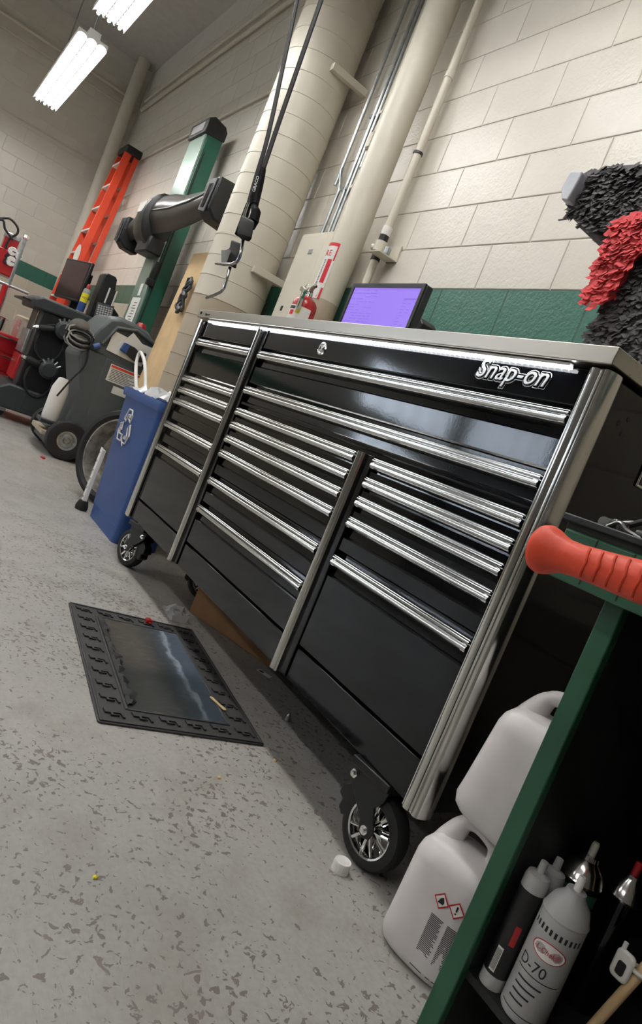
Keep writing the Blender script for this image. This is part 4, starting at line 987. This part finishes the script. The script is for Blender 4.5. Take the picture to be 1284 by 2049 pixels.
flapp = pp([(1134, 432), (1190, 450), (1240, 458), (1228, 478), (1206, 500), (1175, 470)])
redp = pp([(1284, 425), (1250, 440), (1230, 470), (1214, 510), (1196, 550), (1181, 577), (1186, 600), (1196, 608), (1225, 595), (1240, 575), (1258, 540), (1284, 505), (1345, 470), (1345, 415)])
neckp = pp([(1200, 545), (1215, 500), (1228, 470), (1260, 440), (1284, 560), (1205, 590)])
for nm, pl, a, b, mt in (('body', bodyp, PY-.09, PY+.14, 'black_crepe'), ('head', headp, PY-.10, PY+.14, 'black_crepe'), ('muzzle', flapp, PY-.07, PY+.10, 'black_crepe'), ('neck', neckp, PY-.075, PY+.12, 'black_crepe'), ('scarf', redp, PY-.115, PY+.15, 'red_crepe')):
    P(MB().prism(pl, a, b, 'y'), nm, mt, pi_, bevel=.012)
P(MB().prism(pp([(1138, 392), (1156, 358), (1180, 358), (1172, 378), (1158, 402), (1150, 416), (1138, 414)]), PY-.14, PY+.02, 'y'), 'foil_box', 'foil', pi_, bevel=.004)
RP = random.Random(9)
def inside(p, poly):
    c_ = False; n_ = len(poly)
    for i in range(n_):
        (x1, y1), (x2, y2) = poly[i], poly[i-1]
        if (y1 > p[1]) != (y2 > p[1]) and p[0] < (x2-x1)*(p[1]-y1)/(y2-y1)+x1: c_ = not c_
    return c_
def fringe(poly, y, mat, name, n_, skip=None, sc_=1.):
    mb = MB(); xs_ = [p[0] for p in poly]; zs_ = [p[1] for p in poly]; k = 0
    def strip_(o_, ey, ex, nrm, L, w_):
        tip = o_+ey*L+nrm*RP.uniform(.004, .016); mid = o_+ey*L*.5+nrm*RP.uniform(.002, .007); tw = ex*RP.uniform(-.004, .004)
        mb.add([o_-ex*w_, o_+ex*w_, mid+ex*w_, mid-ex*w_, tip+ex*w_*.9+tw, tip-ex*w_*.9+tw], [(0, 1, 2, 3), (3, 2, 4, 5)])
    while k < n_:
        p = (RP.uniform(min(xs_), max(xs_)), RP.uniform(min(zs_), max(zs_)))
        if p[1] < 1.235 or not inside(p, poly) or (skip and inside(p, skip)): continue
        k += 1; a_ = rad(-90+RP.uniform(-45, 45))
        ey = Vector((cos(a_), 0, sin(a_))); ex = Vector((-sin(a_), 0, cos(a_)))
        strip_(Vector((p[0], y-.001, p[1])), ey, ex, Vector((0, -1, 0)), RP.uniform(.012, .03)*sc_, RP.uniform(.004, .009)*sc_)
    for i in range(len(poly)):                     # ragged outline
        a_, b_ = Vector((poly[i-1][0], 0, poly[i-1][1])), Vector((poly[i][0], 0, poly[i][1])); e = b_-a_
        nn = Vector((e.z, 0, -e.x)).normalized(); cc = (a_+b_)/2+nn*.004
        if inside((cc.x, cc.z), poly): nn = -nn
        for q in range(int(e.length/.008)):
            o_ = a_+e*RP.random()
            if o_.z < 1.225: continue
            o_.y = y+RP.uniform(0, .2)
            strip_(o_-nn*.004, (nn+Vector((RP.uniform(-.6, .6), RP.uniform(-.4, .4), RP.uniform(-.6, .2)))).normalized(), e.normalized(), Vector((0, -1, 0)), RP.uniform(.005, .013), RP.uniform(.003, .006))
    P(mb, name, mat, pi_, smooth=0, kind='stuff', fix=False)
fringe(bodyp, PY-.09, 'black_crepe', 'body_fringe', 1300, redp); fringe(headp, PY-.10, 'black_crepe', 'head_fringe', 900); fringe(redp, PY-.115, 'red_crepe', 'scarf_fringe', 380, None, 1.3); fringe(neckp, PY-.075, 'black_crepe', 'neck_fringe', 120)

# ================================================================== floor mat and litter
plain('mat_rubber', (50, 49, 50), .55, var=.12, scale=8, bump=.25, bscale=150)
mt = thing('floor_mat', 'black rubber floor mat with embossed emblems and a worn picture panel', 'mat', (1.148, -.149, 0), (0, 0, rad(-6.3)))
ML, MW = .39, .2335
MB().prism(rrect(-ML, -MW, ML, MW, .008), .0005, .006, 'z').build('base', 'mat_rubber', mt, bevel=.002)
rb = MB()
for s in (-1, 1): rb.box((-ML+.004, s*(MW-.008)-.0035, .006), (ML-.004, s*(MW-.008)+.0035, .0095)).box((s*(ML-.008)-.0035, -MW+.0115, .006), (s*(ML-.008)+.0035, MW-.0115, .0095))
rb.build('edge_bead', 'mat_rubber', mt, bevel=.0015)
IX, IY = ML-.085, MW-.085
rb = MB()
for s in (-1, 1): rb.box((-IX-.006, s*IY-.004, .006), (IX+.006, s*IY+.004, .009)).box((s*IX-.004+s*.004, -IY+.004, .006), (s*IX+.004+s*.004, IY-.004, .009))
rb.build('inner_bead', 'mat_rubber', mt, bevel=.0015)
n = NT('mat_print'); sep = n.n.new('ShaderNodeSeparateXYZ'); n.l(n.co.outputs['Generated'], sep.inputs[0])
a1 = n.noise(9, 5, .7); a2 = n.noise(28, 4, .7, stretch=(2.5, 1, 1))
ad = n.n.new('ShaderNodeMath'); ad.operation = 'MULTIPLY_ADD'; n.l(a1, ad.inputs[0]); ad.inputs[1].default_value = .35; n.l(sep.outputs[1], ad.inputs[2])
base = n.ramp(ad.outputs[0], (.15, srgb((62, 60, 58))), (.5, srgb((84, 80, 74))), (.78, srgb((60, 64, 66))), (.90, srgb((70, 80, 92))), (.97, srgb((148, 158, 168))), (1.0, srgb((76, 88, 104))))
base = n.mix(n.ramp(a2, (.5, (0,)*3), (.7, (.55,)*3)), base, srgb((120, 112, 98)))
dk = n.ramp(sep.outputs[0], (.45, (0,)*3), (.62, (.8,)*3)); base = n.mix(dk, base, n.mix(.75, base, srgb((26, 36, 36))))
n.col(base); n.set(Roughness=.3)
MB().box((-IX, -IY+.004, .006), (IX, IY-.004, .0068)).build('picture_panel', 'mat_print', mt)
# emblem: a blocky wrench-S
def emblem():
    mb = MB(); h = .005
    seg = [[(-.026, .018), (-.020, .018), (-.016, .000), (.004, .000), (.004, .008), (-.004, .008), (-.006, .013), (.010, .013), (.010, -.006), (-.019, -.006), (-.024, .000)],
           [(.010, .002), (.024, .002), (.027, -.018), (.021, -.018), (.019, -.004), (.010, -.004)],
           [(-.012, .012), (-.007, .012), (-.007, .007), (-.012, .007)]]
    seg = [[(x*1.0, y*1.0) for x, y in s_] for s_ in seg]
    for s_ in seg: mb.prism(s_, .0058, .0058+h, 'z')
    return mb.mesh('emblem', 'mat_rubber')
em = emblem()
spots = []
for i in range(10):
    x = -ML+.047+i*(2*ML-.094)/9; spots += [(x, -MW+.047), (x, MW-.047)]
for j in range(1, 5):
    y = -MW+.047+j*(2*MW-.094)/5; spots += [(-ML+.047, y), (ML-.047, y)]
for x, y in spots:
    o = bpy.data.objects.new('emblem', em); COL.objects.link(o); o.parent = mt; o.location = (x, y, 0); o.rotation_euler = (0, 0, rad(-90))
pf = MB(); RM = random.Random(4); vs = []
NP = 40
for i in range(NP):
    t = i/(NP-1); x = -IX+.004+(2*IX-.02)*t
    w_ = .012+.022*abs(sin(t*9))*RM.random()+.012*RM.random()
    for j in range(4): vs.append((x+RM.uniform(-.003, .003), -IY+.005+w_*j/3, .0075+(.010*RM.random() if j in (1, 2) else .003*RM.random())))
pf.add(vs, [(i*4+j, i*4+j+1, i*4+j+5, i*4+j+4) for i in range(NP-1) for j in range(3)])
pf.build('peeling_film', 'rubber', mt, smooth=30, fix=False)
text_part('TOUGH', 'worn_lettering', 'tan_paint', mt, .06, frame((-.10, -.088, .0070), (1, 0, 0), (0, 1, 0)), ext=0, shear=.2) if False else None
def litter(mb, nm, mat, label, cat, **k): return tag(mb.build(nm, mat, **k), label, cat)
a, b = V(420, 1392, z=.012), V(452, 1421, z=.012); ex = (b-a).normalized(); ey = Vector((-ex.y, ex.x, 0)); L_ = (b-a).length
litter(MB().prism([(x, y) for x, y in arc(.008, 0, .0055, 90, 270, 5)]+[(L_*.5, -.0042)]+[(x, y) for x, y in arc(L_-.008, 0, .006, -90, 90, 5)]+[(L_*.5, .0042)], 0, .002, 'z', frame(Vector((a.x, a.y, .0096)), ex, ey)), 'wooden_stick', 'plywood', 'flat pale wooden stick lying on the edge of the rubber mat', 'stick')
q = V(297, 1243, z=.015)
rcp = thing('red_clip', 'small red plastic clip lying on the far edge of the mat', 'clip', (q.x, q.y, .0105))
P(MB().box((q.x-.014, q.y-.010, .010), (q.x+.012, q.y+.010, .024)), 'clip_body', 'red_paint', rcp, bevel=.003)
P(MB().box((q.x+.012, q.y-.004, .012), (q.x+.022, q.y+.006, .018)), 'clip_tongue', 'red_paint', rcp, bevel=.002)
q = V(85, 917, z=0)
litter(MB().prism([(-.03, -.012), (.0, -.018), (.03, -.004), (.02, .016), (-.012, .014)], .0005, .014, 'z', Matrix.Translation((q.x, q.y, 0))), 'red_scrap', 'red_paint', 'tiny red scrap on the floor in front of the grey machine', 'scrap', bevel=.003)
# bottle cap
q = V(679, 1742, z=0)
cpo = thing('bottle_cap', 'white ribbed bottle cap on the floor beside the near caster', 'cap', (q.x, q.y, 0))
rib = [((.0195 if k % 2 else .0188)*cos(2*pi*k/56), (.0195 if k % 2 else .0188)*sin(2*pi*k/56)) for k in range(56)]
MB().prism(rib, .0005, .020, 'z').build('skirt', 'sign_white', cpo, smooth=0)
MB().lathe([(.0188, .020), (.0185, .0235), (.017, .0245), (.0155, .0235), (.013, .0235), (.012, .0242), (.0105, .0235), (0, .0235)], 32, cap=False).build('top', 'sign_white', cpo)
# brown box under the chest
bxr = thing('cardboard_box', 'brown cardboard box pushed under the tool chest', 'box', (.74, .43, 0), (0, 0, rad(20)))
MB().box((-.24, -.16, .0005), (.24, .16, .185)).build('carton', 'cardboard', bxr, bevel=.003)
MB().box((-.24, -.03, .185), (.24, .03, .1855)).build('tape', 'tan_paint', bxr)
# crumpled clear wrapper
wv = []; RWp = random.Random(8); q = V(358, 1228, z=.01)
for j in range(7):
    for i in range(10): wv.append((q.x-.075+.15*i/9+RWp.uniform(-.008, .008), q.y-.045+.09*j/6+RWp.uniform(-.008, .008)-.02*i/9, .003+RWp.uniform(0, .03)*(1 if 0 < i < 9 and 0 < j < 6 else .1)))
n = NT('wrapper_film'); n.col(srgb((225, 228, 228))); n.set(Roughness=.12, Alpha=.35)
litter(MB().add(wv, [(j*10+i, j*10+i+1, (j+1)*10+i+1, (j+1)*10+i) for j in range(6) for i in range(9)]), 'plastic_wrapper', 'wrapper_film', 'crumpled clear plastic wrapper on the floor beside the mat', 'wrapper', smooth=15, fix=False)
q = V(574, 1442, z=.0)
litter(MB().lathe([(0, .0), (.0075, .0), (.0075, .012), (.005, .02), (0, .025)], 14, Matrix.Translation((q.x, q.y, .0005))), 'valve_tip', 'galvanised', 'small grey pointed plug standing on the floor under the chest', 'plug')
q = V(528, 1348, z=.0)
tgx = thing('paper_tag', 'small white printed tag lying on the floor under the chest', 'tag', (q.x, q.y, 0), (0, 0, rad(25)))
MB().box((-.03, -.012, .0005), (.03, .012, .0015)).build('card', 'paper', tgx)
MB().box((-.022, -.007, .0015), (-.004, .007, .0018)).build('print', 'ink', tgx)
for k, (u, v, lb_) in enumerate(((505, 1304, 'pair of yellowish crumbs on the floor under the chest'), (549, 1523, 'tan crumb on the floor near the mat corner'), (438, 1557, 'pale crumb on the open floor beyond the mat'), (190, 1757, 'tiny yellow crumb on the open floor at the bottom left'))):
    q = V(u, v, z=0); s_ = (.012, .006, .006, .005)[k]
    litter(MB().lathe([(0, .0005), (s_, .001), (s_*.8, s_*.7), (0, s_)], 6, Matrix.Translation((q.x, q.y, 0))), 'crumb', 'yellow' if k == 3 else 'plywood', lb_, 'crumb', smooth=0)['group'] = 'crumbs on the floor'

# ================================================================== white jugs between chest and bench
n = NT('jug_plastic'); n.col(n.ramp(n.noise(9, 3, .5), (.3, srgb((214, 208, 206))), (.7, srgb((228, 223, 221))))); n.set(Roughness=.38, Subsurface_Weight=.15); n.b.inputs['Subsurface Radius'].default_value = (.02, .018, .016)
def jug(t, printed):
    A, B = .090, .076
    def ring(z, sx, sy, ox=0, p=3.2):
        out = []
        for k in range(36):
            a_ = 2*pi*k/36; c_, s_ = cos(a_), sin(a_)
            r_ = (abs(c_)**p+abs(s_)**p)**(-1/p); out.append(Vector((ox+A*sx*r_*c_, B*sy*r_*s_, z)))
        return out
    MB().loft([ring(.0005, .86, .84), ring(.008, .95, .94), ring(.022, 1, 1), ring(.05, .985, .98), ring(.183, .95, .95), ring(.200, .91, .9), ring(.216, .79, .78), ring(.227, .62, .56), ring(.231, .3, .3)]).build('bottle', 'jug_plastic', t, smooth=60)
    # handle ridge from the front shoulder over to the neck
    MB().tube(bez([(-.050, -.0, .19), (-.044, 0, .225), (-.032, 0, .258), (-.012, 0, .272), (.02, 0, .268), (.040, 0, .254), (.045, 0, .222)], 5), [.033-.018*min(1, i/11) for i in range(31)], 14).build('handle', 'jug_plastic', t, smooth=60)
    MB().lathe([(.023, .21), (.021, .25), (.019, .27)], 20, Matrix.Translation((.070, 0, 0))).build('neck', 'jug_plastic', t, smooth=60)
    MB().lathe([(.0225, .245), (.0225, .268), (.020, .272), (0, .272)], 24, Matrix.Translation((.070, 0, 0))).build('screw_cap', 'sign_white', t)
    if printed:
        def patch(x0, x1, z0, z1, mat, nm, poly=None, off=.0006):
            # flat print on the broad -y face
            y = -B*.985-off
            pl = poly or [(x0, z0), (x1, z0), (x1, z1), (x0, z1)]
            vs = []
            for x, z in pl:
                p_ = 3.2; yy = -B*.975*(max(0, 1-(abs(x)/(A*.982))**p_))**(1/p_)-off; vs.append((x, yy, z))
            MB().add(vs, [tuple(range(len(vs)))]).build(nm, mat, t, fix=False, smooth=0)
        for cxx in (.012, .042):
            cz_ = .150+(cxx-.02)*.1; r_ = .016
            patch(0, 0, 0, 0, 'sign_red', 'hazard_diamond', [(cxx-r_, cz_), (cxx, cz_-r_), (cxx+r_, cz_), (cxx, cz_+r_)])
            r_ = .0128
            patch(0, 0, 0, 0, 'sign_white', 'hazard_field', [(cxx-r_, cz_), (cxx, cz_-r_), (cxx+r_, cz_), (cxx, cz_+r_)], .0009)
            if cxx < .03:
                patch(0, 0, 0, 0, 'ink', 'hazard_mark', [(cxx-.006, cz_-.006), (cxx+.005, cz_-.005), (cxx+.006, cz_), (cxx+.002, cz_+.008), (cxx-.003, cz_+.003)], .0012)
            else:
                patch(0, 0, 0, 0, 'ink', 'hazard_mark', [(cxx-.0012, cz_-.002), (cxx+.0012, cz_-.002), (cxx+.002, cz_+.008), (cxx-.002, cz_+.008)], .0012)
                patch(0, 0, 0, 0, 'ink', 'hazard_mark', [(cxx-.0015, cz_-.007), (cxx+.0015, cz_-.007), (cxx+.0015, cz_-.004), (cxx-.0015, cz_-.004)], .0012)
        pm = MB(); RJ = random.Random(6)
        for i in range(34):
            z = .118-i*.0031
            for x0, x1 in ((.004, .032), (.038, .062)):
                e = x0+(x1-x0)*RJ.uniform(.75, 1); vs = []
                for x, zz in ((x0, z), (e, z), (e, z+.0016), (x0, z+.0016)):
                    vs.append((x, -B*.975*(max(0, 1-(abs(x)/(A*.982))**3.2))**(1/3.2)-.0006, zz))
                pm.add(vs, [(0, 1, 2, 3)])
        pm.build('fine_print', 'dark_grey_plastic', t, smooth=0, kind='stuff', fix=False)
    return t
jug(thing('white_jug', 'white plastic jug with red hazard diamonds standing on the floor by the chest', 'jug', (2.254, .040, 0), (0, 0, rad(14)), 'white jugs'), True)
jug(thing('white_jug', 'white plastic jug tilted on top of the lower jug beside the chest', 'jug', (2.270, .062, .284), (0, rad(5), rad(12)), 'white jugs'), False)

# ================================================================== green bench at the right edge
plain('bench_green', (38, 86, 62), .4, var=.08, scale=5); plain('bench_dark', (20, 24, 22), .6, var=.1)
BX, BY = 2.36, -.25
be = thing('green_bench', 'dark green steel bench with open shelf at the right edge', 'bench', (2.75, 0, 0))
P(MB().box((BX, BY+.004, .840), (3.30, .55, .858)), 'top', 'bench_dark', be, bevel=.003)
P(MB().box((BX+.004, BY, .77), (3.30, BY+.02, .842)), 'apron', 'bench_green', be, bevel=.003)
P(MB().box((BX-.004, BY-.006, .852), (3.30, BY+.006, .862)), 'front_lip', 'black_plastic', be, bevel=.002)
for x in (2.418, 2.475): P(MB().box((x, BY-.001, .775), (x+.0015, BY+.002, .84)), 'apron_reflection', 'bench_dark', be)  # dark strips imitate reflection lines on the plain apron
P(MB().box((2.436, -.205, .0005), (2.467, -.19, .842)), 'front_leg', 'bench_green', be, bevel=.002)
P(MB().box((2.452, -.19, .0005), (2.467, .50, .842)), 'side_panel', 'bench_dark', be)
P(MB().box((3.23, -.205, .0005), (3.26, .50, .842)), 'side_panel', 'bench_dark', be)
P(MB().box((2.467, .49, .0005), (3.23, .505, .842)), 'back_panel', 'bench_dark', be)
ZS = .21
P(MB().box((2.467, -.19, ZS-.012), (3.23, .49, ZS)), 'shelf', 'bench_dark', be)
# spray cans on the bench shelf
def can(t, mats, h=.165, dome=.03, r_=.033):
    bmat, dmat, cmat = mats
    MB().lathe([(0, .0005), (r_*.94, .0005), (r_, .004), (r_, h)], 32, cap=False).build('can_body', bmat, t)
    MB().lathe([(r_, h), (r_*1.03, h+.003), (r_*.98, h+.006), (r_*.8, h+dome*.65), (r_*.45, h+dome), (r_*.42, h+dome+.006), (0, h+dome+.006)], 32, cap=False).build('dome', dmat, t)
    MB().lathe([(.0055, h+dome+.004), (.0055, h+dome+.022), (.004, h+dome+.026), (0, h+dome+.026)], 12).build('nozzle', cmat, t)
def wrap(t, txt, size, ang, z, r_, mat, sx=1., shear=0.):
    o = text_part(txt, 'lettering', mat, t, size, Matrix.Identity(4), ext=0, sx=sx, align='CENTER', shear=shear)
    for v in o.data.vertices:
        a_ = rad(ang)+v.co.x/r_; zz = z+v.co.y; v.co = (r_*cos(a_), r_*sin(a_), zz)
def bandl(t, r_, a0, a1, z0, z1, mat, nm, n_=16):
    vs = []; 
    for i in range(n_+1):
        a_ = rad(a0+(a1-a0)*i/n_)
        for z in (z0, z1): vs.append((r_*cos(a_), r_*sin(a_), z))
    return MB().add(vs, [(2*i, 2*i+2, 2*i+3, 2*i+1) for i in range(n_)]).build(nm, mat, t, fix=False)
CG2 = 'spray cans on the bench shelf'
CANF = -66          # side of a can that faces the room
t = thing('spray_can', 'grey spray can reading D-70 on the bench shelf', 'spray can', (2.540, -.158, ZS), group=CG2)
n = plain('can_grey', (176, 176, 174), .35, var=.03)
can(t, ('can_grey', 'can_grey', 'sign_white'), .148, .034, .031)
for k in range(11): bandl(t, .0312, CANF-66+k*12.5, CANF-60+k*12.5, .128, .136, 'ink', 'checker', 2)
vs = []
RO = .0313
el = MB(); elr = MB()
for m_, s_, ro in ((elr, 1.0, RO), (el, .92, RO+.0003)):
    pts = []
    for k in range(28):
        a_ = 2*pi*k/28; an = rad(CANF)+(.024*s_*cos(a_))/ro; pts.append((ro*cos(an), ro*sin(an), .107+.0125*s_*sin(a_)))
    m_.add([(ro*cos(rad(CANF)), ro*sin(rad(CANF)), .107)]+pts, [(0, 1+k, 1+(k+1) % 28) for k in range(28)])
elr.build('oval_rim', 'sign_red', t, fix=False); el.build('oval_field', 'sign_white', t, fix=False)
wrap(t, '-L-Chek®', .0105, CANF-4, .1035, RO+.0006, 'sign_red', .85, .2)
wrap(t, 'D-70', .021, CANF-22, .072, RO, 'ink', .95)
bandl(t, RO, CANF-60, CANF+55, .0665, .0678, 'ink', 'rule'); bandl(t, RO, CANF-60, CANF+55, .012, .0132, 'ink', 'rule')
for k in range(4): bandl(t, RO, CANF-45, CANF+20-8*k, .055-k*.010, .0575-k*.010, 'ink', 'fine_print', 8)
t = thing('spray_can', 'black and green spray can with silver dome and white nozzle on the bench shelf', 'spray can', (2.502, -.078, ZS), group=CG2)
can(t, ('black_gloss', 'aluminium', 'sign_white'), .170, .032, .031)
bandl(t, .0313, -140, 0, .145, .164, 'bench_green', 'label_band'); wrap(t, 'FiG', .014, CANF, .148, .0316, 'yellow')
t = thing('spray_can', 'dark spray can with silver dome and red nozzle behind the others on the bench shelf', 'spray can', (2.545, -.03, ZS), group=CG2)
can(t, ('black_gloss', 'aluminium', 'red_paint'), .172, .030, .026)
# caulk tubes
n = NT('cloudy_tube'); n.col(srgb((205, 205, 202))); n.set(Roughness=.3, Transmission_Weight=.25)
def tube_(loc, ly, lab, dark):
    t = thing('sealant_tube', lab, 'tube', loc, (0, 0, 0), 'sealant tubes on the bench shelf')
    r_ = .0175
    MB().lathe([(0, .0005), (r_, .0005), (r_, .165), (r_*.9, .172), (r_*.35, .176), (r_*.3, .192), (0, .194)], 24).build('cartridge', 'cloudy_tube', t)
    if dark:
        lb2 = bandl(t, r_+.0004, -170, 40, .02, .150, 'black_plastic', 'label')
        bandl(t, r_+.0008, CANF-30, CANF-2, .025, .062, 'sign_white', 'barcode_field', 4)
        for k in range(6): bandl(t, r_+.001, CANF-28+k*4, CANF-26+k*4, .028, .059, 'ink', 'barcode_bar', 1)
        bandl(t, r_+.0008, CANF+5, CANF+30, .07, .10, 'red_paint', 'label_mark', 4)
    return t
tube_((2.4875, -.126, ZS), 0, 'cloudy empty sealant tube on the bench shelf next to the green leg', False)
tube_((2.491, -.168, ZS), 0, 'sealant tube with black label and barcode on the bench shelf', True)
# leaning rod with a cream buckle looped over it
ra, rb_ = Vector((2.600, -.115, ZS+.006)), Vector((2.668, -.02, .62))
rod = tag(MB().cyl(ra, rb_, .007, n=12).build('wooden_rod', 'plywood'), 'thin tan rod leaning upright on the bench shelf at the bottom right', 'rod')
q = ra.lerp(rb_, .30)
bk = thing('buckle', 'cream plastic buckle hook hung on the tan rod', 'buckle', q)
P(MB().prism(rrect(q.x-.030, q.z-.022, q.x-.004, q.z+.018, .008), q.y-.016, q.y-.008, 'y'), 'plate', 'sign_white', bk, bevel=.003)
P(MB().prism(rrect(q.x-.022, q.z-.014, q.x-.011, q.z+.004, .003), q.y-.0175, q.y-.0155, 'y'), 'slot', 'ink', bk)
P(MB().tube([q+Vector((.0105*cos(a_)+.0, .0105*sin(a_), .003)) for a_ in [2*pi*i/14 for i in range(14)]], .003, 6, closed=True), 'loop', 'sign_white', bk)
P(MB().cyl((q.x-.024, q.y-.012, q.z+.017), (q.x-.024, q.y-.012, q.z+.026), .003, n=10), 'peg', 'sign_white', bk)
# hammer hooked along the bench front
plain('orange_grip', (224, 74, 44), .5, var=.05, scale=20, bump=.12, bscale=260)
HY = -.42
a, b = V(1083, 1097, y=HY), V(1290, 1167, y=HY)
hm = thing('hammer', 'orange rubber gripped hammer hooked along the front of the green bench', 'hammer', (a.x, HY, a.z))
ex = (b-a).normalized(); L_ = (b-a).length
prof = [(0, -.006), (.018, -.005), (.0275, .0), (.029, .006), (.027, .014), (.0225, .024), (.0195, .034), (.0185, .05), (.0195, .08), (.0215, .12), (.0225, .15), (.0185, .165), (.0185, .30)]
Xh = frame(a, Vector((0, 1, 0)), ex.cross(Vector((0, 1, 0))).normalized(), ex)
P(MB().lathe(prof, 36, Xh), 'grip', 'orange_grip', hm, smooth=60)
for k in range(5):
    s_ = .066+k*.0155; pts = []
    for j in range(9):
        an = pi+rad(-52+13*j) ; rr_ = .0199+.0018*(s_-.066)/.05
        # chevrons raised on the camera side
        pts.append(Xh @ Vector((rr_*cos(an), rr_*sin(an)*1., s_+.006*(1-abs(j-4)/4))))
    P(MB().tube(pts, .0016, 6), 'grip_chevron', 'orange_grip', hm)
hx = a+ex*.36
P(MB().cyl(hx+Vector((-.035, -.0, -.055)), hx+Vector((-.035, 0, .055)), .028, n=24), 'head', 'orange_grip', hm)
for s_ in (-1, 1): P(MB().cyl(hx+Vector((-.035, 0, s_*.055)), hx+Vector((-.035, 0, s_*.075)), .031, n=24), 'striking_face', 'orange_grip', hm)
hk = thing('tool_hook', 'black steel hook on the bench front holding the hammer', 'hook', (a.x+.16, BY, .79))
for dx in (.17, .23):
    P(MB().box((a.x+dx, HY-.03, a.z-.026), (a.x+dx+.012, BY, a.z-.0225)).box((a.x+dx, HY-.032, a.z-.026), (a.x+dx+.012, HY-.028, a.z+.01)), 'arm', 'black_satin', hk)
P(MB().box((a.x+.15, BY-.004, a.z-.03), (a.x+.26, BY-.0005, a.z+.03)), 'back_plate', 'black_satin', hk)
# loose tools on the bench top
def toolp(u, v): return at(u, v, y=-.19)
q = V(1206, 1046, y=-.19)
tag(MB().tube([(q.x, -.19, .870), (q.x, -.16, .874)], [.009, .008], 12).cyl((q.x, -.17, .872), (q.x+.02, -.15, .885), .005, n=10).build('socket', 'gun_steel'), 'small steel socket lying on the bench top edge', 'socket')
ub = thing('ratchet', 'black ratchet with steel drive lying on the bench top', 'ratchet', (2.43, -.15, .8585))
P(MB().tube([(2.385, -.16, .872), (2.41, -.15, .893), (2.47, -.13, .874), (2.60, -.10, .870)], [.005, .006, .007, .010], 10), 'handle', 'black_satin', ub)
P(MB().cyl((2.385, -.16, .860), (2.385, -.16, .882), .013, n=16), 'head', 'gun_steel', ub)
tag(MB().tube(bez([(2.40, -.215, .8645), (2.415, -.215, .875), (2.43, -.215, .868), (2.45, -.21, .8645)]), .003, 8).build('wire_hook', 'gun_steel'), 'bent steel wire hook on the bench top edge', 'hook')
rg = MB().prism([(-.09, -.06), (.10, -.05), (.09, .06), (-.07, .07)], 0, .03, 'z', Matrix.Translation((2.56, .02, .8585)))
tag(rg.build('shop_rag', 'red_paint', bevel=.012), 'folded dark red shop rag on the bench top', 'rag')
tag(MB().cyl((2.44, -.205, .867), (2.64, -.19, .867), .0085, n=14).build('extension_bar', 'black_satin'), 'black extension bar lying along the bench front edge', 'bar')
